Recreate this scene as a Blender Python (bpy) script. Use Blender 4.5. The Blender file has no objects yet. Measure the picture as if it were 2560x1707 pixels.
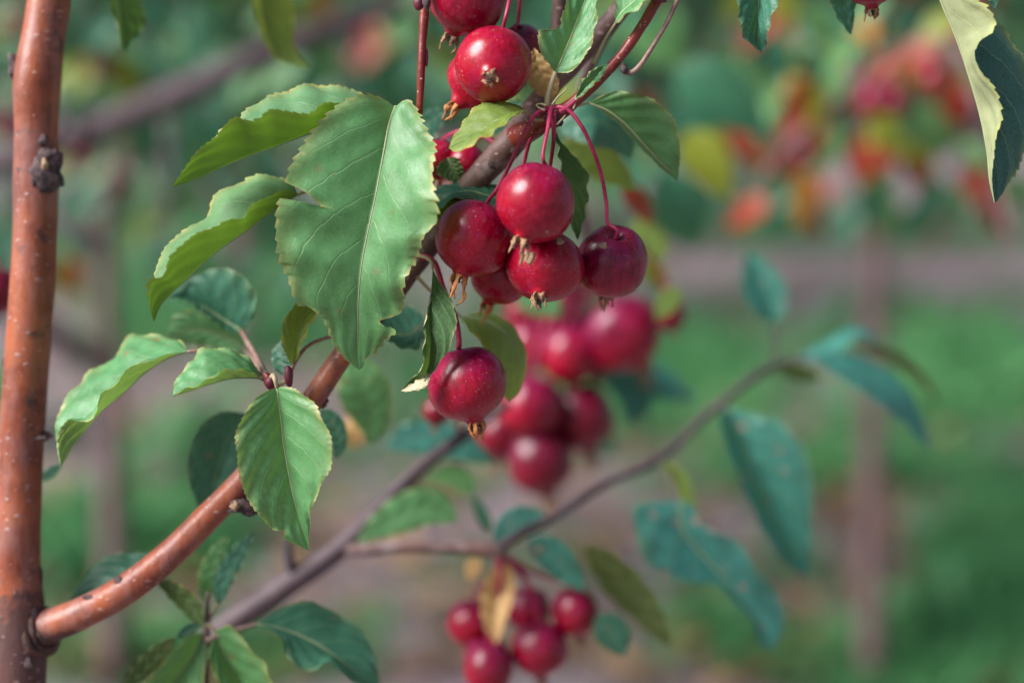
import bpy, math, random
import numpy as np
from mathutils import Vector, Matrix, Quaternion

random.seed(7)
RNG = np.random.default_rng(7)
scene = bpy.context.scene
COL = scene.collection

# ------------------------------------------------------------------ camera
CAM_H, PITCH, D0 = 1.2, math.radians(11.96), 0.5
cam_data = bpy.data.cameras.new('camera')
cam_data.lens, cam_data.sensor_width = 50.0, 36.0
cam_data.clip_start, cam_data.clip_end = 0.02, 500.0
cam_data.dof.use_dof = True
cam_data.dof.focus_distance = D0
cam_data.dof.aperture_fstop = 2.7
cam_data.dof.aperture_blades = 9
cam = bpy.data.objects.new('camera', cam_data)
COL.objects.link(cam)
cam.location = (0, 0, CAM_H)
cam.rotation_euler = (math.pi / 2 - PITCH, 0, 0)
scene.camera = cam

# ------------------------------------------------------------------ sky, sun, exposure
SUN_EL, SUN_AZ = math.radians(41), math.radians(-112)   # azimuth from +Y, clockwise positive
to_sun = Vector((math.sin(SUN_AZ) * math.cos(SUN_EL), math.cos(SUN_AZ) * math.cos(SUN_EL), math.sin(SUN_EL)))
world = bpy.data.worlds.new('World'); scene.world = world
world.use_nodes = True
wn, wl = world.node_tree.nodes, world.node_tree.links
sky = wn.new('ShaderNodeTexSky'); sky.sky_type = 'NISHITA'; sky.sun_disc = False
sky.sun_elevation, sky.sun_rotation = SUN_EL, SUN_AZ
sky.air_density, sky.dust_density, sky.ozone_density = 1.0, 2.0, 1.0
bg = wn['Background']; bg.inputs['Strength'].default_value = 0.052
wl.new(sky.outputs[0], bg.inputs['Color'])
sd = bpy.data.lights.new('sun', 'SUN'); sd.energy = 3.4; sd.angle = math.radians(36); sd.color = (1.0, 0.985, 0.965)
sun = bpy.data.objects.new('sun', sd); COL.objects.link(sun)
sun.rotation_euler = to_sun.to_track_quat('Z', 'Y').to_euler()
sun.location = (-3, -2, 4)
scene.view_settings.view_transform = 'Standard'
scene.view_settings.look = 'None'
scene.view_settings.exposure = 1.08
scene.view_settings.gamma = 1.0
scene.render.engine = 'CYCLES'
scene.cycles.use_denoising = True
scene.cycles.max_bounces = 4
scene.cycles.diffuse_bounces = 2
scene.cycles.glossy_bounces = 2
scene.cycles.transmission_bounces = 2
scene.cycles.caustics_reflective = False
scene.cycles.caustics_refractive = False
scene.cycles.transparent_max_bounces = 4

# ------------------------------------------------------------------ geometry helpers
K = 0.72 / 2560.0
UPV = np.array([0, math.sin(PITCH), math.cos(PITCH)])
FWD = np.array([0, math.cos(PITCH), -math.sin(PITCH)])
RGT = np.array([1.0, 0, 0])
CL = np.array([0, 0, CAM_H])

def P(x, y, dz=0.0):
    """photo pixel + distance behind the focused plane (mm) -> world point"""
    d = D0 + dz / 1000.0
    return CL + RGT * ((x - 1280) * K * d) + UPV * (-(y - 853.5) * K * d) + FWD * d

def PP(pts, dz=0.0):
    return np.array([P(p[0], p[1], (p[2] if len(p) > 2 else 0) + dz) for p in pts])

def px(r, dz=0.0):
    return r * K * (D0 + dz / 1000.0)

def ground_at(x, y):
    dirv = RGT * ((x - 1280) * K) + UPV * (-(y - 853.5) * K) + FWD
    t = CAM_H / -dirv[2]
    return CL + dirv * t

def spline(pts, n):
    """smooth curve through pts, resampled evenly along its length"""
    pts = np.asarray(pts, float)
    keep = [0] + [i for i in range(1, len(pts)) if np.linalg.norm(pts[i] - pts[i - 1]) > 1e-7]
    pts = pts[keep]
    if len(pts) == 2:
        t = np.linspace(0, 1, n)[:, None]
        return pts[0] * (1 - t) + pts[1] * t
    s = np.concatenate([[0], np.cumsum(np.linalg.norm(np.diff(pts[:, :3], axis=0), axis=1) ** 0.7)])
    m = np.gradient(pts, s, axis=0)
    f = np.linspace(0, s[-1], max(n * 3, 60))
    i = np.clip(np.searchsorted(s, f, side='right') - 1, 0, len(s) - 2)
    h = (s[i + 1] - s[i])[:, None]; u = ((f - s[i])[:, None]) / h
    c = ((2*u**3 - 3*u**2 + 1) * pts[i] + (u**3 - 2*u**2 + u) * h * m[i]
         + (-2*u**3 + 3*u**2) * pts[i + 1] + (u**3 - u**2) * h * m[i + 1])
    L = np.concatenate([[0], np.cumsum(np.linalg.norm(np.diff(c[:, :3], axis=0), axis=1))])
    q = np.linspace(0, L[-1], n)
    return np.stack([np.interp(q, L, c[:, k]) for k in range(c.shape[1])], 1)

def nrm(v):
    return v / np.maximum(np.linalg.norm(v, axis=-1, keepdims=True), 1e-12)

def noise1(t, seed, f=1.0):
    r = np.random.default_rng(seed); a = r.uniform(0, 6.28, 6); k = r.uniform(0.6, 2.6, 6) * f
    return sum(np.sin(t * k[i] * 6.28 + a[i]) / (1 + 0.4 * i) for i in range(6)) / 2.6

def noise3(p, seed, f=1.0):
    r = np.random.default_rng(seed); out = 0
    for i in range(7):
        k = r.normal(0, 1, 3) * f * (1 + 0.5 * i); out = out + np.sin(p @ k + r.uniform(0, 6.28)) / (1 + 0.6 * i)
    return out / 2.4

def mesh_of(name, v, f, mat=None, smooth=True, uv=None, edge=None):
    me = bpy.data.meshes.new(name)
    me.from_pydata(np.asarray(v).tolist(), [], [list(map(int, q)) for q in f])
    if smooth:
        me.polygons.foreach_set('use_smooth', [True] * len(me.polygons))
    if uv is not None:
        lay = me.uv_layers.new(name='UVMap')
        li = np.empty(len(me.loops), int); me.loops.foreach_get('vertex_index', li)
        lay.data.foreach_set('uv', np.asarray(uv)[li].ravel())
    if edge is not None:
        at = me.attributes.new('edge', 'FLOAT', 'POINT'); at.data.foreach_set('value', np.asarray(edge, float))
    if mat: me.materials.append(mat)
    me.update()
    return me

def link(name, me, parent=None, loc=(0, 0, 0)):
    o = bpy.data.objects.new(name, me); COL.objects.link(o)
    o.location = loc
    if parent: o.parent = parent
    return o

def wloc(o):
    l = np.zeros(3)
    while o is not None:
        l = l + np.array(o.location); o = o.parent
    return l

def empty(name, loc, label, cat, group=None):
    o = bpy.data.objects.new(name, None); COL.objects.link(o)
    o.location = [float(c) for c in loc]; o.empty_display_size = 0.01
    o['label'] = label; o['category'] = cat
    if group: o['group'] = group
    return o

def part(name, v, f, mat, parent, origin=None, **kw):
    """a mesh given in world coordinates, hung under parent"""
    v = np.asarray(v)
    origin = v[0] if origin is None else np.asarray(origin)
    me = mesh_of(name, v - origin, f, mat, **kw)
    return link(name, me, parent, [float(c) for c in origin - wloc(parent)])

def tube_mesh(path, rad, n=None, ring=12, lump=0.0, seed=0, cap=True):
    """path: points (m), rad: radii (m) -> verts, faces of a tapered, slightly uneven limb"""
    path = np.asarray(path, float); rad = np.asarray(rad, float)
    if n is None: n = max(8, 4 * len(path))
    c = spline(np.concatenate([path, rad[:, None] ], 1), n)
    pts, r = c[:, :3], np.maximum(c[:, 3], 1e-5)
    tan = nrm(np.gradient(pts, axis=0))
    ref = np.array([0.31, 0.2, 0.93]) if abs(tan[0] @ np.array([0.31, 0.2, 0.93])) < 0.9 else np.array([1.0, 0, 0])
    V = []; a = np.linspace(0, 2 * math.pi, ring, endpoint=False)
    for i in range(n):
        ref = ref - tan[i] * (ref @ tan[i]); ref /= np.linalg.norm(ref)
        b = np.cross(tan[i], ref)
        V.append(pts[i] + (np.cos(a)[:, None] * ref + np.sin(a)[:, None] * b) * r[i])
    V = np.array(V)
    if lump:
        rr = np.repeat(r, ring).reshape(n, ring, 1)
        nn = noise3(V.reshape(-1, 3) / r.mean(), seed, 0.55).reshape(n, ring, 1)
        V = V + nrm(V - pts[:, None, :]) * nn * rr * lump
    v = V.reshape(-1, 3); F = []
    for i in range(n - 1):
        for j in range(ring):
            k = (j + 1) % ring
            F.append((i*ring + j, i*ring + k, (i+1)*ring + k, (i+1)*ring + j))
    if cap:
        v = np.vstack([v, pts[0] - tan[0]*r[0]*0.3, pts[-1] + tan[-1]*r[-1]*0.5]); b0 = len(v) - 2
        for j in range(ring):
            k = (j + 1) % ring
            F.append((b0, k, j)); F.append((b0 + 1, (n-1)*ring + j, (n-1)*ring + k))
    return v, F

def limb(name, pts, mat, parent, dz=0.0, n=None, ring=14, lump=0.06, seed=0):
    """pts: (x, y, radius_px, dz)"""
    path = np.array([P(p[0], p[1], p[3] + dz) for p in pts])
    rad = [px(p[2], p[3] + dz) for p in pts]
    v, f = tube_mesh(path, rad, n or 10 * len(pts), ring, lump, seed)
    return part(name, v, f, mat, parent, origin=path[0])

# ------------------------------------------------------------------ materials
def new_mat(name):
    m = bpy.data.materials.new(name); m.use_nodes = True
    nt = m.node_tree; nt.nodes.clear()
    return m, nt.nodes, nt.links

class NB:
    """tiny node builder"""
    def __init__(s, name):
        s.m, s.n, s.l = new_mat(name)
        s.out = s.n.new('ShaderNodeOutputMaterial')
    def _set(s, sock, v):
        if hasattr(v, 'is_output') or isinstance(v, bpy.types.NodeSocket): s.l.new(v, sock)
        elif isinstance(v, (tuple, list)) and len(v) == 3 and sock.type == 'RGBA': sock.default_value = (*v, 1)
        else: sock.default_value = v
    def math(s, op, a, b=0.0, c=None, clamp=False):
        n = s.n.new('ShaderNodeMath'); n.operation = op; n.use_clamp = clamp
        s._set(n.inputs[0], a); s._set(n.inputs[1], b)
        if c is not None: s._set(n.inputs[2], c)
        return n.outputs[0]
    def mix(s, f, a, b, mode='MIX'):
        n = s.n.new('ShaderNodeMix'); n.data_type = 'RGBA'; n.blend_type = mode
        s._set(n.inputs[0], f); s._set(n.inputs[6], a); s._set(n.inputs[7], b)
        return n.outputs[2]
    def noise(s, vec, scale, detail=3, rough=0.55):
        n = s.n.new('ShaderNodeTexNoise'); n.inputs['Scale'].default_value = scale
        n.inputs['Detail'].default_value = detail; n.inputs['Roughness'].default_value = rough
        s.l.new(vec, n.inputs['Vector']); return n.outputs['Fac']
    def voro(s, vec, scale, feature='F1', rand=1.0):
        n = s.n.new('ShaderNodeTexVoronoi'); n.feature = feature; n.inputs['Scale'].default_value = scale
        n.inputs['Randomness'].default_value = rand
        s.l.new(vec, n.inputs['Vector']); return n
    def ramp(s, f, a, b, c0=0.0, c1=1.0):
        n = s.n.new('ShaderNodeMapRange'); n.interpolation_type = 'SMOOTHSTEP'
        s._set(n.inputs[0], f); n.inputs[1].default_value = a; n.inputs[2].default_value = b
        n.inputs[3].default_value = c0; n.inputs[4].default_value = c1
        return n.outputs[0]
    def sepc(s, c):
        n = s.n.new('ShaderNodeSeparateColor'); s.l.new(c, n.inputs[0]); return n.outputs[0]
    def coord(s, k='Object'):
        return s.n.new('ShaderNodeTexCoord').outputs[k]
    def principled(s, **kw):
        n = s.n.new('ShaderNodeBsdfPrincipled')
        for k, v in kw.items(): s._set(n.inputs[k.replace('_', ' ')], v)
        return n
    def bump(s, h, strength, dist):
        n = s.n.new('ShaderNodeBump'); n.inputs['Strength'].default_value = strength
        n.inputs['Distance'].default_value = dist; s.l.new(h, n.inputs['Height']); return n.outputs[0]
    def done(s, sh):
        s.l.new(sh, s.out.inputs['Surface']); return s.m

def leaf_material(name, top, under, rim, trans, gloss=0.47, spot=(0.30, 0.17, 0.08), spots=0.5, vein=(0.24, 0.42, 0.19), tw=0.32, nveins=6.0, halo_amt=0.22, spec=0.42, vary=0.74):
    b = NB(name)
    uvn = b.n.new('ShaderNodeUVMap'); uvn.uv_map = 'UVMap'
    sep = b.n.new('ShaderNodeSeparateXYZ'); b.l.new(uvn.outputs[0], sep.inputs[0])
    U = b.math('MULTIPLY', b.math('SUBTRACT', sep.outputs[0], 0.5), 2.0)
    A = b.math('ABSOLUTE', U); T = sep.outputs[1]
    obj = b.coord('Object')
    info = b.n.new('ShaderNodeObjectInfo').outputs['Random']
    n_big = b.noise(obj, 90, 5, 0.62); n_fine = b.noise(obj, 900, 6, 0.7)
    # veins: lateral ribs sweep from the midrib towards the tip
    wob = b.math('MULTIPLY', b.math('SUBTRACT', b.noise(obj, 160, 2), 0.5), 0.045)
    sidesh = b.math('MULTIPLY', b.math('GREATER_THAN', U, 0.0), 0.42)
    swp = b.math('ADD', b.math('MULTIPLY', A, 0.28), b.math('MULTIPLY', b.math('POWER', A, 2.0), 0.10))
    ph = b.math('ADD', b.math('MULTIPLY', b.math('ADD', b.math('SUBTRACT', T, swp), wob), nveins), sidesh)
    fr = b.math('ABSOLUTE', b.math('SUBTRACT', b.math('FRACT', ph), 0.5))        # 0.5 on a vein
    wd = b.math('SUBTRACT', 0.5, fr)
    lat = b.math('MULTIPLY', b.ramp(wd, 0.008, 0.036, 1.0, 0.0), b.ramp(A, 0.7, 0.95, 1.0, 0.25))
    midv = b.ramp(b.math('ABSOLUTE', U), 0.018, 0.05, 1.0, 0.0)
    wv = b.n.new('ShaderNodeVectorMath'); wv.operation = 'MULTIPLY_ADD'; b.l.new(obj, wv.inputs[0]); wv.inputs[1].default_value = (1, 1, 1)
    nc = b.n.new('ShaderNodeTexNoise'); nc.inputs['Scale'].default_value = 500; b.l.new(obj, nc.inputs['Vector'])
    sc_ = b.n.new('ShaderNodeVectorMath'); sc_.operation = 'SCALE'; sc_.inputs['Scale'].default_value = 0.0016; b.l.new(nc.outputs['Color'], sc_.inputs[0]); b.l.new(sc_.outputs[0], wv.inputs[2])
    ret = b.voro(wv.outputs[0], 620, 'DISTANCE_TO_EDGE').outputs['Distance']
    retl = b.math('MAXIMUM', b.ramp(ret, 0.0, 0.10, 1.0, 0.0), b.math('MULTIPLY', b.ramp(b.voro(wv.outputs[0], 1500, 'DISTANCE_TO_EDGE').outputs['Distance'], 0.0, 0.12, 1.0, 0.0), 0.5))
    veins = b.math('MAXIMUM', b.math('MULTIPLY', lat, 0.9), midv)
    # colour of the upper side
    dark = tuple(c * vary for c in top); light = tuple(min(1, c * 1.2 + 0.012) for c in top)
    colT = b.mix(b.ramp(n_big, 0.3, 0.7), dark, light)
    colT = b.mix(b.math('MULTIPLY', b.ramp(n_fine, 0.38, 0.66), 0.3), colT, tuple(min(1, c * 1.5 + 0.02) for c in top))
    colT = b.mix(b.math('MULTIPLY', info, 0.22), colT, (top[0] * 1.7, top[1] * 1.05, top[2] * 0.55))
    colT = b.mix(b.math('MULTIPLY', veins, 0.62), colT, vein)
    colT = b.mix(b.math('MULTIPLY', retl, 0.24), colT, vein)
    colU = b.mix(b.ramp(n_big, 0.3, 0.7), tuple(c * 0.8 for c in under), tuple(min(1, c * 1.15) for c in under))
    colU = b.mix(b.math('MULTIPLY', veins, 0.4), colU, tuple(min(1, c * 1.5) for c in under))
    colU = b.mix(b.math('MULTIPLY', retl, 0.16), colU, tuple(c * 0.6 for c in under))
    # blemishes
    sv = b.voro(obj, 95).outputs['Distance']
    gate = b.ramp(b.noise(obj, 48, 2), 0.46, 0.58)
    sp = b.math('MULTIPLY', b.math('MULTIPLY', b.ramp(sv, 0.10, 0.22, 1.0, 0.0), gate), spots)
    tiny = b.math('MULTIPLY', b.ramp(b.voro(obj, 330).outputs['Distance'], 0.10, 0.2, 1.0, 0.0), 0.22 * spots)
    att = b.n.new('ShaderNodeAttribute'); att.attribute_name = 'edge'
    en = b.math('ADD', att.outputs['Fac'], b.math('MULTIPLY', b.math('SUBTRACT', b.noise(obj, 300, 4), 0.5), 0.20))
    rimf = b.math('MULTIPLY', b.ramp(en, 0.945, 1.0), b.ramp(b.noise(obj, 130, 3), 0.32, 0.58, 0.25, 0.9))
    halo = b.math('MULTIPLY', b.ramp(en, 0.72, 1.0), halo_amt)
    brn = b.math('MULTIPLY', b.ramp(b.math('ADD', en, b.math('MULTIPLY', b.ramp(b.noise(obj, 75, 4), 0.5, 0.75), 0.2)), 1.06, 1.12), 0.8 * min(1.0, spots * 2))
    def finish(c):
        c = b.mix(halo, c, rim)
        c = b.mix(sp, c, spot)
        c = b.mix(tiny, c, (0.42, 0.46, 0.30))
        c = b.mix(rimf, c, rim)
        return b.mix(brn, c, (0.17, 0.085, 0.04))
    colT = finish(colT); colU = finish(colU)
    geo = b.n.new('ShaderNodeNewGeometry')
    back = geo.outputs['Backfacing']
    col = b.mix(back, colT, colU)
    rough = b.math('ADD', b.math('MULTIPLY', n_fine, 0.16), b.math('ADD', gloss - 0.08, b.math('MULTIPLY', back, 0.22)))
    h = b.math('ADD', b.math('MULTIPLY', veins, -1.0), b.math('ADD', b.math('MULTIPLY', retl, -0.25), b.math('MULTIPLY', n_fine, 0.35)))
    bmp = b.bump(h, 0.5, 0.00022)
    pr = b.principled(Base_Color=col, Roughness=rough, Specular_IOR_Level=spec)
    b.l.new(bmp, pr.inputs['Normal'])
    tr = b.n.new('ShaderNodeBsdfTranslucent')
    b.l.new(b.mix(b.math('MULTIPLY', veins, 0.35), trans, tuple(c * 0.6 for c in trans)), tr.inputs['Color'])
    mx = b.n.new('ShaderNodeMixShader'); mx.inputs[0].default_value = tw
    b.l.new(pr.outputs[0], mx.inputs[1]); b.l.new(tr.outputs[0], mx.inputs[2])
    return b.done(mx.outputs[0])

RIM = (0.50, 0.46, 0.16)
M_LEAF = leaf_material('leaf_green', (0.092, 0.300, 0.112), (0.24, 0.30, 0.13), RIM, (0.20, 0.38, 0.05), gloss=0.41, spec=0.55, spots=0.8)
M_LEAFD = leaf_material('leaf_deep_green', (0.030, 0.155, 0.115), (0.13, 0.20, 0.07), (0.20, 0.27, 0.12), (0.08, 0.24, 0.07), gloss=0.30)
M_LEAFY = leaf_material('leaf_yellow_green', (0.15, 0.25, 0.035), (0.30, 0.33, 0.08), (0.55, 0.46, 0.06), (0.34, 0.44, 0.03), spots=0.7)
M_LEAFT = leaf_material('leaf_sky_tint', (0.030, 0.225, 0.210), (0.12, 0.20, 0.08), (0.20, 0.32, 0.16), (0.05, 0.25, 0.12), gloss=0.30, spec=0.6, vary=0.55, spots=1.0, spot=(0.48, 0.22, 0.19))  # blue cast of the sky's reflection is painted into the leaf colour
M_LEAFV = leaf_material('leaf_olive', (0.075, 0.125, 0.030), (0.12, 0.16, 0.05), (0.26, 0.26, 0.09), (0.12, 0.2, 0.02), spots=0.4)
M_LEAFF = leaf_material('leaf_folded', (0.115, 0.28, 0.125), (0.13, 0.20, 0.035), (0.56, 0.48, 0.15), (0.13, 0.27, 0.015), spots=0.4, halo_amt=0.2)
M_LEAFP = leaf_material('leaf_pale_underside', (0.012, 0.085, 0.080), (0.37, 0.41, 0.21), (0.46, 0.48, 0.10), (0.05, 0.17, 0.10), spots=0.6, spot=(0.42, 0.18, 0.14), tw=0.18)
M_LEAFO = leaf_material('leaf_ochre', (0.72, 0.45, 0.19), (0.66, 0.44, 0.19), (0.60, 0.42, 0.18), (0.70, 0.36, 0.06), spots=0.2)
M_LEAFR = leaf_material('leaf_orange_red', (0.36, 0.045, 0.015), (0.38, 0.08, 0.03), (0.36, 0.10, 0.03), (0.55, 0.09, 0.02))
M_LEAFC = leaf_material('leaf_cream', (0.035, 0.105, 0.03), (0.62, 0.55, 0.36), (0.50, 0.46, 0.24), (0.12, 0.24, 0.03), halo_amt=0.06, spec=0.22, gloss=0.55)

def apple_material(name, deep, bright, bloom, bloom_amt=0.42):
    b = NB(name); obj = b.coord('Object')
    info = b.n.new('ShaderNodeObjectInfo').outputs['Random']
    sep = b.n.new('ShaderNodeSeparateXYZ'); b.l.new(obj, sep.inputs[0])
    z = b.math('MULTIPLY', sep.outputs[2], 75.0)          # about -1 .. 1 from calyx to stalk
    n1 = b.noise(obj, 70, 3); n2 = b.noise(obj, 420, 4, 0.65); n3 = b.noise(obj, 130, 7, 0.68)
    # streaks run from stalk to calyx
    vm = b.n.new('ShaderNodeVectorMath'); vm.operation = 'MULTIPLY'; b.l.new(obj, vm.inputs[0]); vm.inputs[1].default_value = (1, 1, 0.16)
    st = b.noise(vm.outputs[0], 700, 3, 0.6)
    f = b.math('ADD', b.math('MULTIPLY', z, -0.28), b.math('ADD', n1, b.math('MULTIPLY', info, 0.25)))
    col = b.mix(b.ramp(f, 0.2, 0.95), deep, bright)
    col = b.mix(b.math('MULTIPLY', b.ramp(st, 0.5, 0.7), 0.4), col, tuple(c * 0.5 for c in deep))
    col = b.mix(b.math('MULTIPLY', b.ramp(st, 0.5, 0.32), 0.35), col, (bright[0] * 1.15, bright[1] + 0.02, bright[2] + 0.05))
    bl = b.math('MULTIPLY', b.ramp(b.math('ADD', n3, b.math('MULTIPLY', z, 0.08)), 0.42, 0.72), bloom_amt)
    col = b.mix(bl, col, bloom)
    # pale dots (lenticels), irregular flecks, scuffs
    d1 = b.voro(obj, 560); d2 = b.voro(obj, 1000)
    dots = b.math('MULTIPLY', b.ramp(d1.outputs['Distance'], 0.10, 0.19, 1.0, 0.0), b.math('MULTIPLY', b.ramp(b.noise(obj, 330, 1), 0.42, 0.54), b.ramp(b.noise(obj, 85, 2), 0.42, 0.62)))
    fleck = b.math('MULTIPLY', b.ramp(d2.outputs['Distance'], 0.11, 0.2, 1.0, 0.0), b.ramp(b.noise(obj, 210, 2), 0.5, 0.6))
    col = b.mix(b.math('MULTIPLY', b.math('MAXIMUM', dots, fleck), 0.62), col, (0.66, 0.36, 0.36))
    sc = b.math('MULTIPLY', b.ramp(b.noise(obj, 260, 7, 0.8), 0.60, 0.76), 0.22)
    col = b.mix(sc, col, (0.52, 0.20, 0.24))
    rough = b.math('ADD', 0.20, b.math('ADD', b.math('MULTIPLY', bl, 0.32), b.math('MULTIPLY', n2, 0.12)))
    pr = b.principled(Base_Color=col, Roughness=rough, Specular_IOR_Level=0.45, Coat_Weight=0.06, Coat_Roughness=0.2)
    hb = b.math('ADD', b.math('MULTIPLY', dots, 0.7), b.math('ADD', b.math('MULTIPLY', n2, 0.5), b.math('MULTIPLY', n3, 0.8)))
    b.l.new(b.bump(hb, 0.35, 0.0004), pr.inputs['Normal'])
    return b.done(pr.outputs[0])

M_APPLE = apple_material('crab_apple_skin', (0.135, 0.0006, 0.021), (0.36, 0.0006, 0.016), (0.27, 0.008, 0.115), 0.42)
M_APPLED = apple_material('crab_apple_skin_dark_shaded', (0.075, 0.001, 0.014), (0.21, 0.001, 0.011), (0.18, 0.015, 0.08), 0.30)  # darker copy of the skin, with leaf shade put into its colour

def simple_mat(name, c1, c2, scale, rough=0.6, bump=0.3, dist=0.0005, c3=None, spec=0.4):
    b = NB(name); obj = b.coord('Object')
    n = b.noise(obj, scale, 5, 0.65); n2 = b.noise(obj, scale * 4.2, 4, 0.6)
    col = b.mix(b.ramp(n, 0.32, 0.68), c1, c2)
    if c3: col = b.mix(b.math('MULTIPLY', b.ramp(n2, 0.52, 0.72), 0.7), col, c3)
    pr = b.principled(Base_Color=col, Roughness=rough, Specular_IOR_Level=spec)
    b.l.new(b.bump(b.math('ADD', n, b.math('MULTIPLY', n2, 0.5)), bump, dist), pr.inputs['Normal'])
    return b.done(pr.outputs[0])

def bark_material(name, c_a, c_b, patch, lent, scale=1.0, lent_amt=0.8, patch_lo=0.56, rough=0.42, film=None, zone=None):
    b = NB(name); obj = b.coord('Object')
    n1 = b.noise(obj, 45 * scale, 4); n2 = b.noise(obj, 260 * scale, 5, 0.65)
    col = b.mix(b.ramp(n1, 0.3, 0.7), c_a, c_b)
    vm = b.n.new('ShaderNodeVectorMath'); vm.operation = 'MULTIPLY'; b.l.new(obj, vm.inputs[0]); vm.inputs[1].default_value = (1, 1, 0.25)
    grain = b.noise(vm.outputs[0], 420 * scale, 4, 0.6)
    col = b.mix(b.math('MULTIPLY', b.ramp(grain, 0.5, 0.75), 0.35), col, tuple(c * 0.6 for c in c_a))
    if film:
        fl = b.ramp(b.noise(vm.outputs[0], 95 * scale, 5, 0.7), 0.42, 0.66)
        col = b.mix(b.math('MULTIPLY', fl, 0.5), col, film)
    pn = b.noise(obj, 60 * scale, 5, 0.7)
    if zone:
        sz = b.n.new('ShaderNodeSeparateXYZ'); b.l.new(obj, sz.inputs[0])
        zz = b.math('ABSOLUTE', b.math('SUBTRACT', sz.outputs[2], zone[0]))
        pn = b.math('ADD', pn, b.ramp(zz, zone[1] * 0.25, zone[1], 0.26, 0.0))
    pt = b.ramp(pn, patch_lo, patch_lo + 0.14)
    col = b.mix(b.math('MULTIPLY', pt, 0.75), col, patch)
    ve = b.n.new('ShaderNodeVectorMath'); ve.operation = 'MULTIPLY'; b.l.new(obj, ve.inputs[0]); ve.inputs[1].default_value = (0.8, 0.8, 1.35)
    vo = b.voro(ve.outputs[0], 330 * scale)
    le = b.math('MULTIPLY', b.ramp(b.math('SUBTRACT', vo.outputs['Distance'], b.math('MULTIPLY', b.math('POWER', b.sepc(vo.outputs['Color']), 2.0), 0.28)), 0.0, 0.12, 1.0, 0.0), b.ramp(b.noise(obj, 110 * scale, 1), 0.36, 0.52))
    col = b.mix(b.math('MULTIPLY', le, lent_amt), col, lent)
    pr = b.principled(Base_Color=col, Roughness=b.math('ADD', rough, b.math('MULTIPLY', pt, 0.25)), Specular_IOR_Level=0.45)
    b.l.new(b.bump(b.math('ADD', b.math('MULTIPLY', le, 0.9), b.math('ADD', n2, b.math('MULTIPLY', grain, 0.6))), 0.5, 0.0005), pr.inputs['Normal'])
    return b.done(pr.outputs[0])

def red_bark(name, zone):
    return bark_material(name, (0.17, 0.034, 0.016), (0.40, 0.108, 0.045), (0.042, 0.030, 0.034), (0.50, 0.34, 0.32), patch_lo=0.545, lent_amt=0.42, rough=0.36, film=(0.33, 0.17, 0.155), zone=zone)
M_TRUNK = red_bark('bark_red_brown', (float(P(45, 1600, 45)[2]) + 0.026, 0.034))
M_TRUNK2 = red_bark('bark_red_brown_branch', (-0.004, 0.016))
M_BRANCH = bark_material('bark_dark_brown', (0.10, 0.050, 0.045), (0.17, 0.085, 0.07), (0.32, 0.24, 0.24), (0.42, 0.30, 0.27), lent_amt=0.5, patch_lo=0.52, rough=0.55)
M_TWIG = bark_material('bark_red_twig', (0.155, 0.018, 0.016), (0.25, 0.040, 0.026), (0.06, 0.02, 0.025), (0.60, 0.36, 0.32), scale=1.9, lent_amt=0.85, patch_lo=0.62, rough=0.34)
M_GREYB = bark_material('bark_grey_mauve', (0.14, 0.085, 0.085), (0.21, 0.135, 0.135), (0.10, 0.075, 0.09), (0.35, 0.27, 0.27), scale=0.7, lent_amt=0.4, rough=0.6)
M_DARKB = bark_material('bark_dark_grey', (0.055, 0.035, 0.042), (0.10, 0.065, 0.075), (0.04, 0.03, 0.035), (0.14, 0.10, 0.11), scale=0.6, lent_amt=0.3, rough=0.65)  # very dark bark tone for the bough and twigs behind
M_MAUVEB = bark_material('bark_mauve', (0.065, 0.042, 0.050), (0.11, 0.072, 0.082), (0.05, 0.05, 0.06), (0.28, 0.2, 0.21), scale=0.8, lent_amt=0.4, rough=0.6)
M_KNOT = simple_mat('bark_knot', (0.032, 0.024, 0.030), (0.14, 0.085, 0.085), 420, 0.75, 0.8, 0.001, (0.26, 0.15, 0.13))
M_STALK = simple_mat('fruit_stalk', (0.34, 0.018, 0.070), (0.46, 0.045, 0.115), 350, 0.38, 0.2, 0.0003, (0.26, 0.02, 0.05))
M_PETIOLE = simple_mat('leaf_petiole', (0.42, 0.42, 0.22), (0.46, 0.34, 0.20), 300, 0.5, 0.2, 0.0003, (0.44, 0.16, 0.13))
M_PETIOLR = simple_mat('leaf_petiole_red', (0.24, 0.12, 0.11), (0.34, 0.24, 0.18), 260, 0.5, 0.2, 0.0003, (0.22, 0.05, 0.09))
M_RIB = simple_mat('leaf_midrib', (0.30, 0.36, 0.19), (0.36, 0.40, 0.22), 300, 0.5, 0.2, 0.0003, (0.34, 0.26, 0.22))
M_CALYX = simple_mat('dry_calyx', (0.46, 0.27, 0.14), (0.30, 0.17, 0.11), 900, 0.8, 0.8, 0.0006, (0.10, 0.06, 0.05))
M_CALYXO = simple_mat('calyx_orange', (0.62, 0.20, 0.05), (0.55, 0.30, 0.12), 700, 0.7, 0.6, 0.0006, (0.42, 0.10, 0.05))
M_SCAR = simple_mat('corky_scar', (0.36, 0.22, 0.13), (0.46, 0.32, 0.20), 900, 0.85, 0.8, 0.0005, (0.22, 0.12, 0.07))
M_BUD = simple_mat('bud', (0.16, 0.014, 0.03), (0.10, 0.03, 0.05), 500, 0.45, 0.4, 0.0005, (0.05, 0.03, 0.045))

# ------------------------------------------------------------------ leaves
COLS = [0.0, 0.05, 0.14, 0.26, 0.40, 0.54, 0.68, 0.80, 0.89, 0.95, 1.0]
COLS_LOW = [0.0, 0.3, 0.6, 0.85, 1.0]

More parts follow.
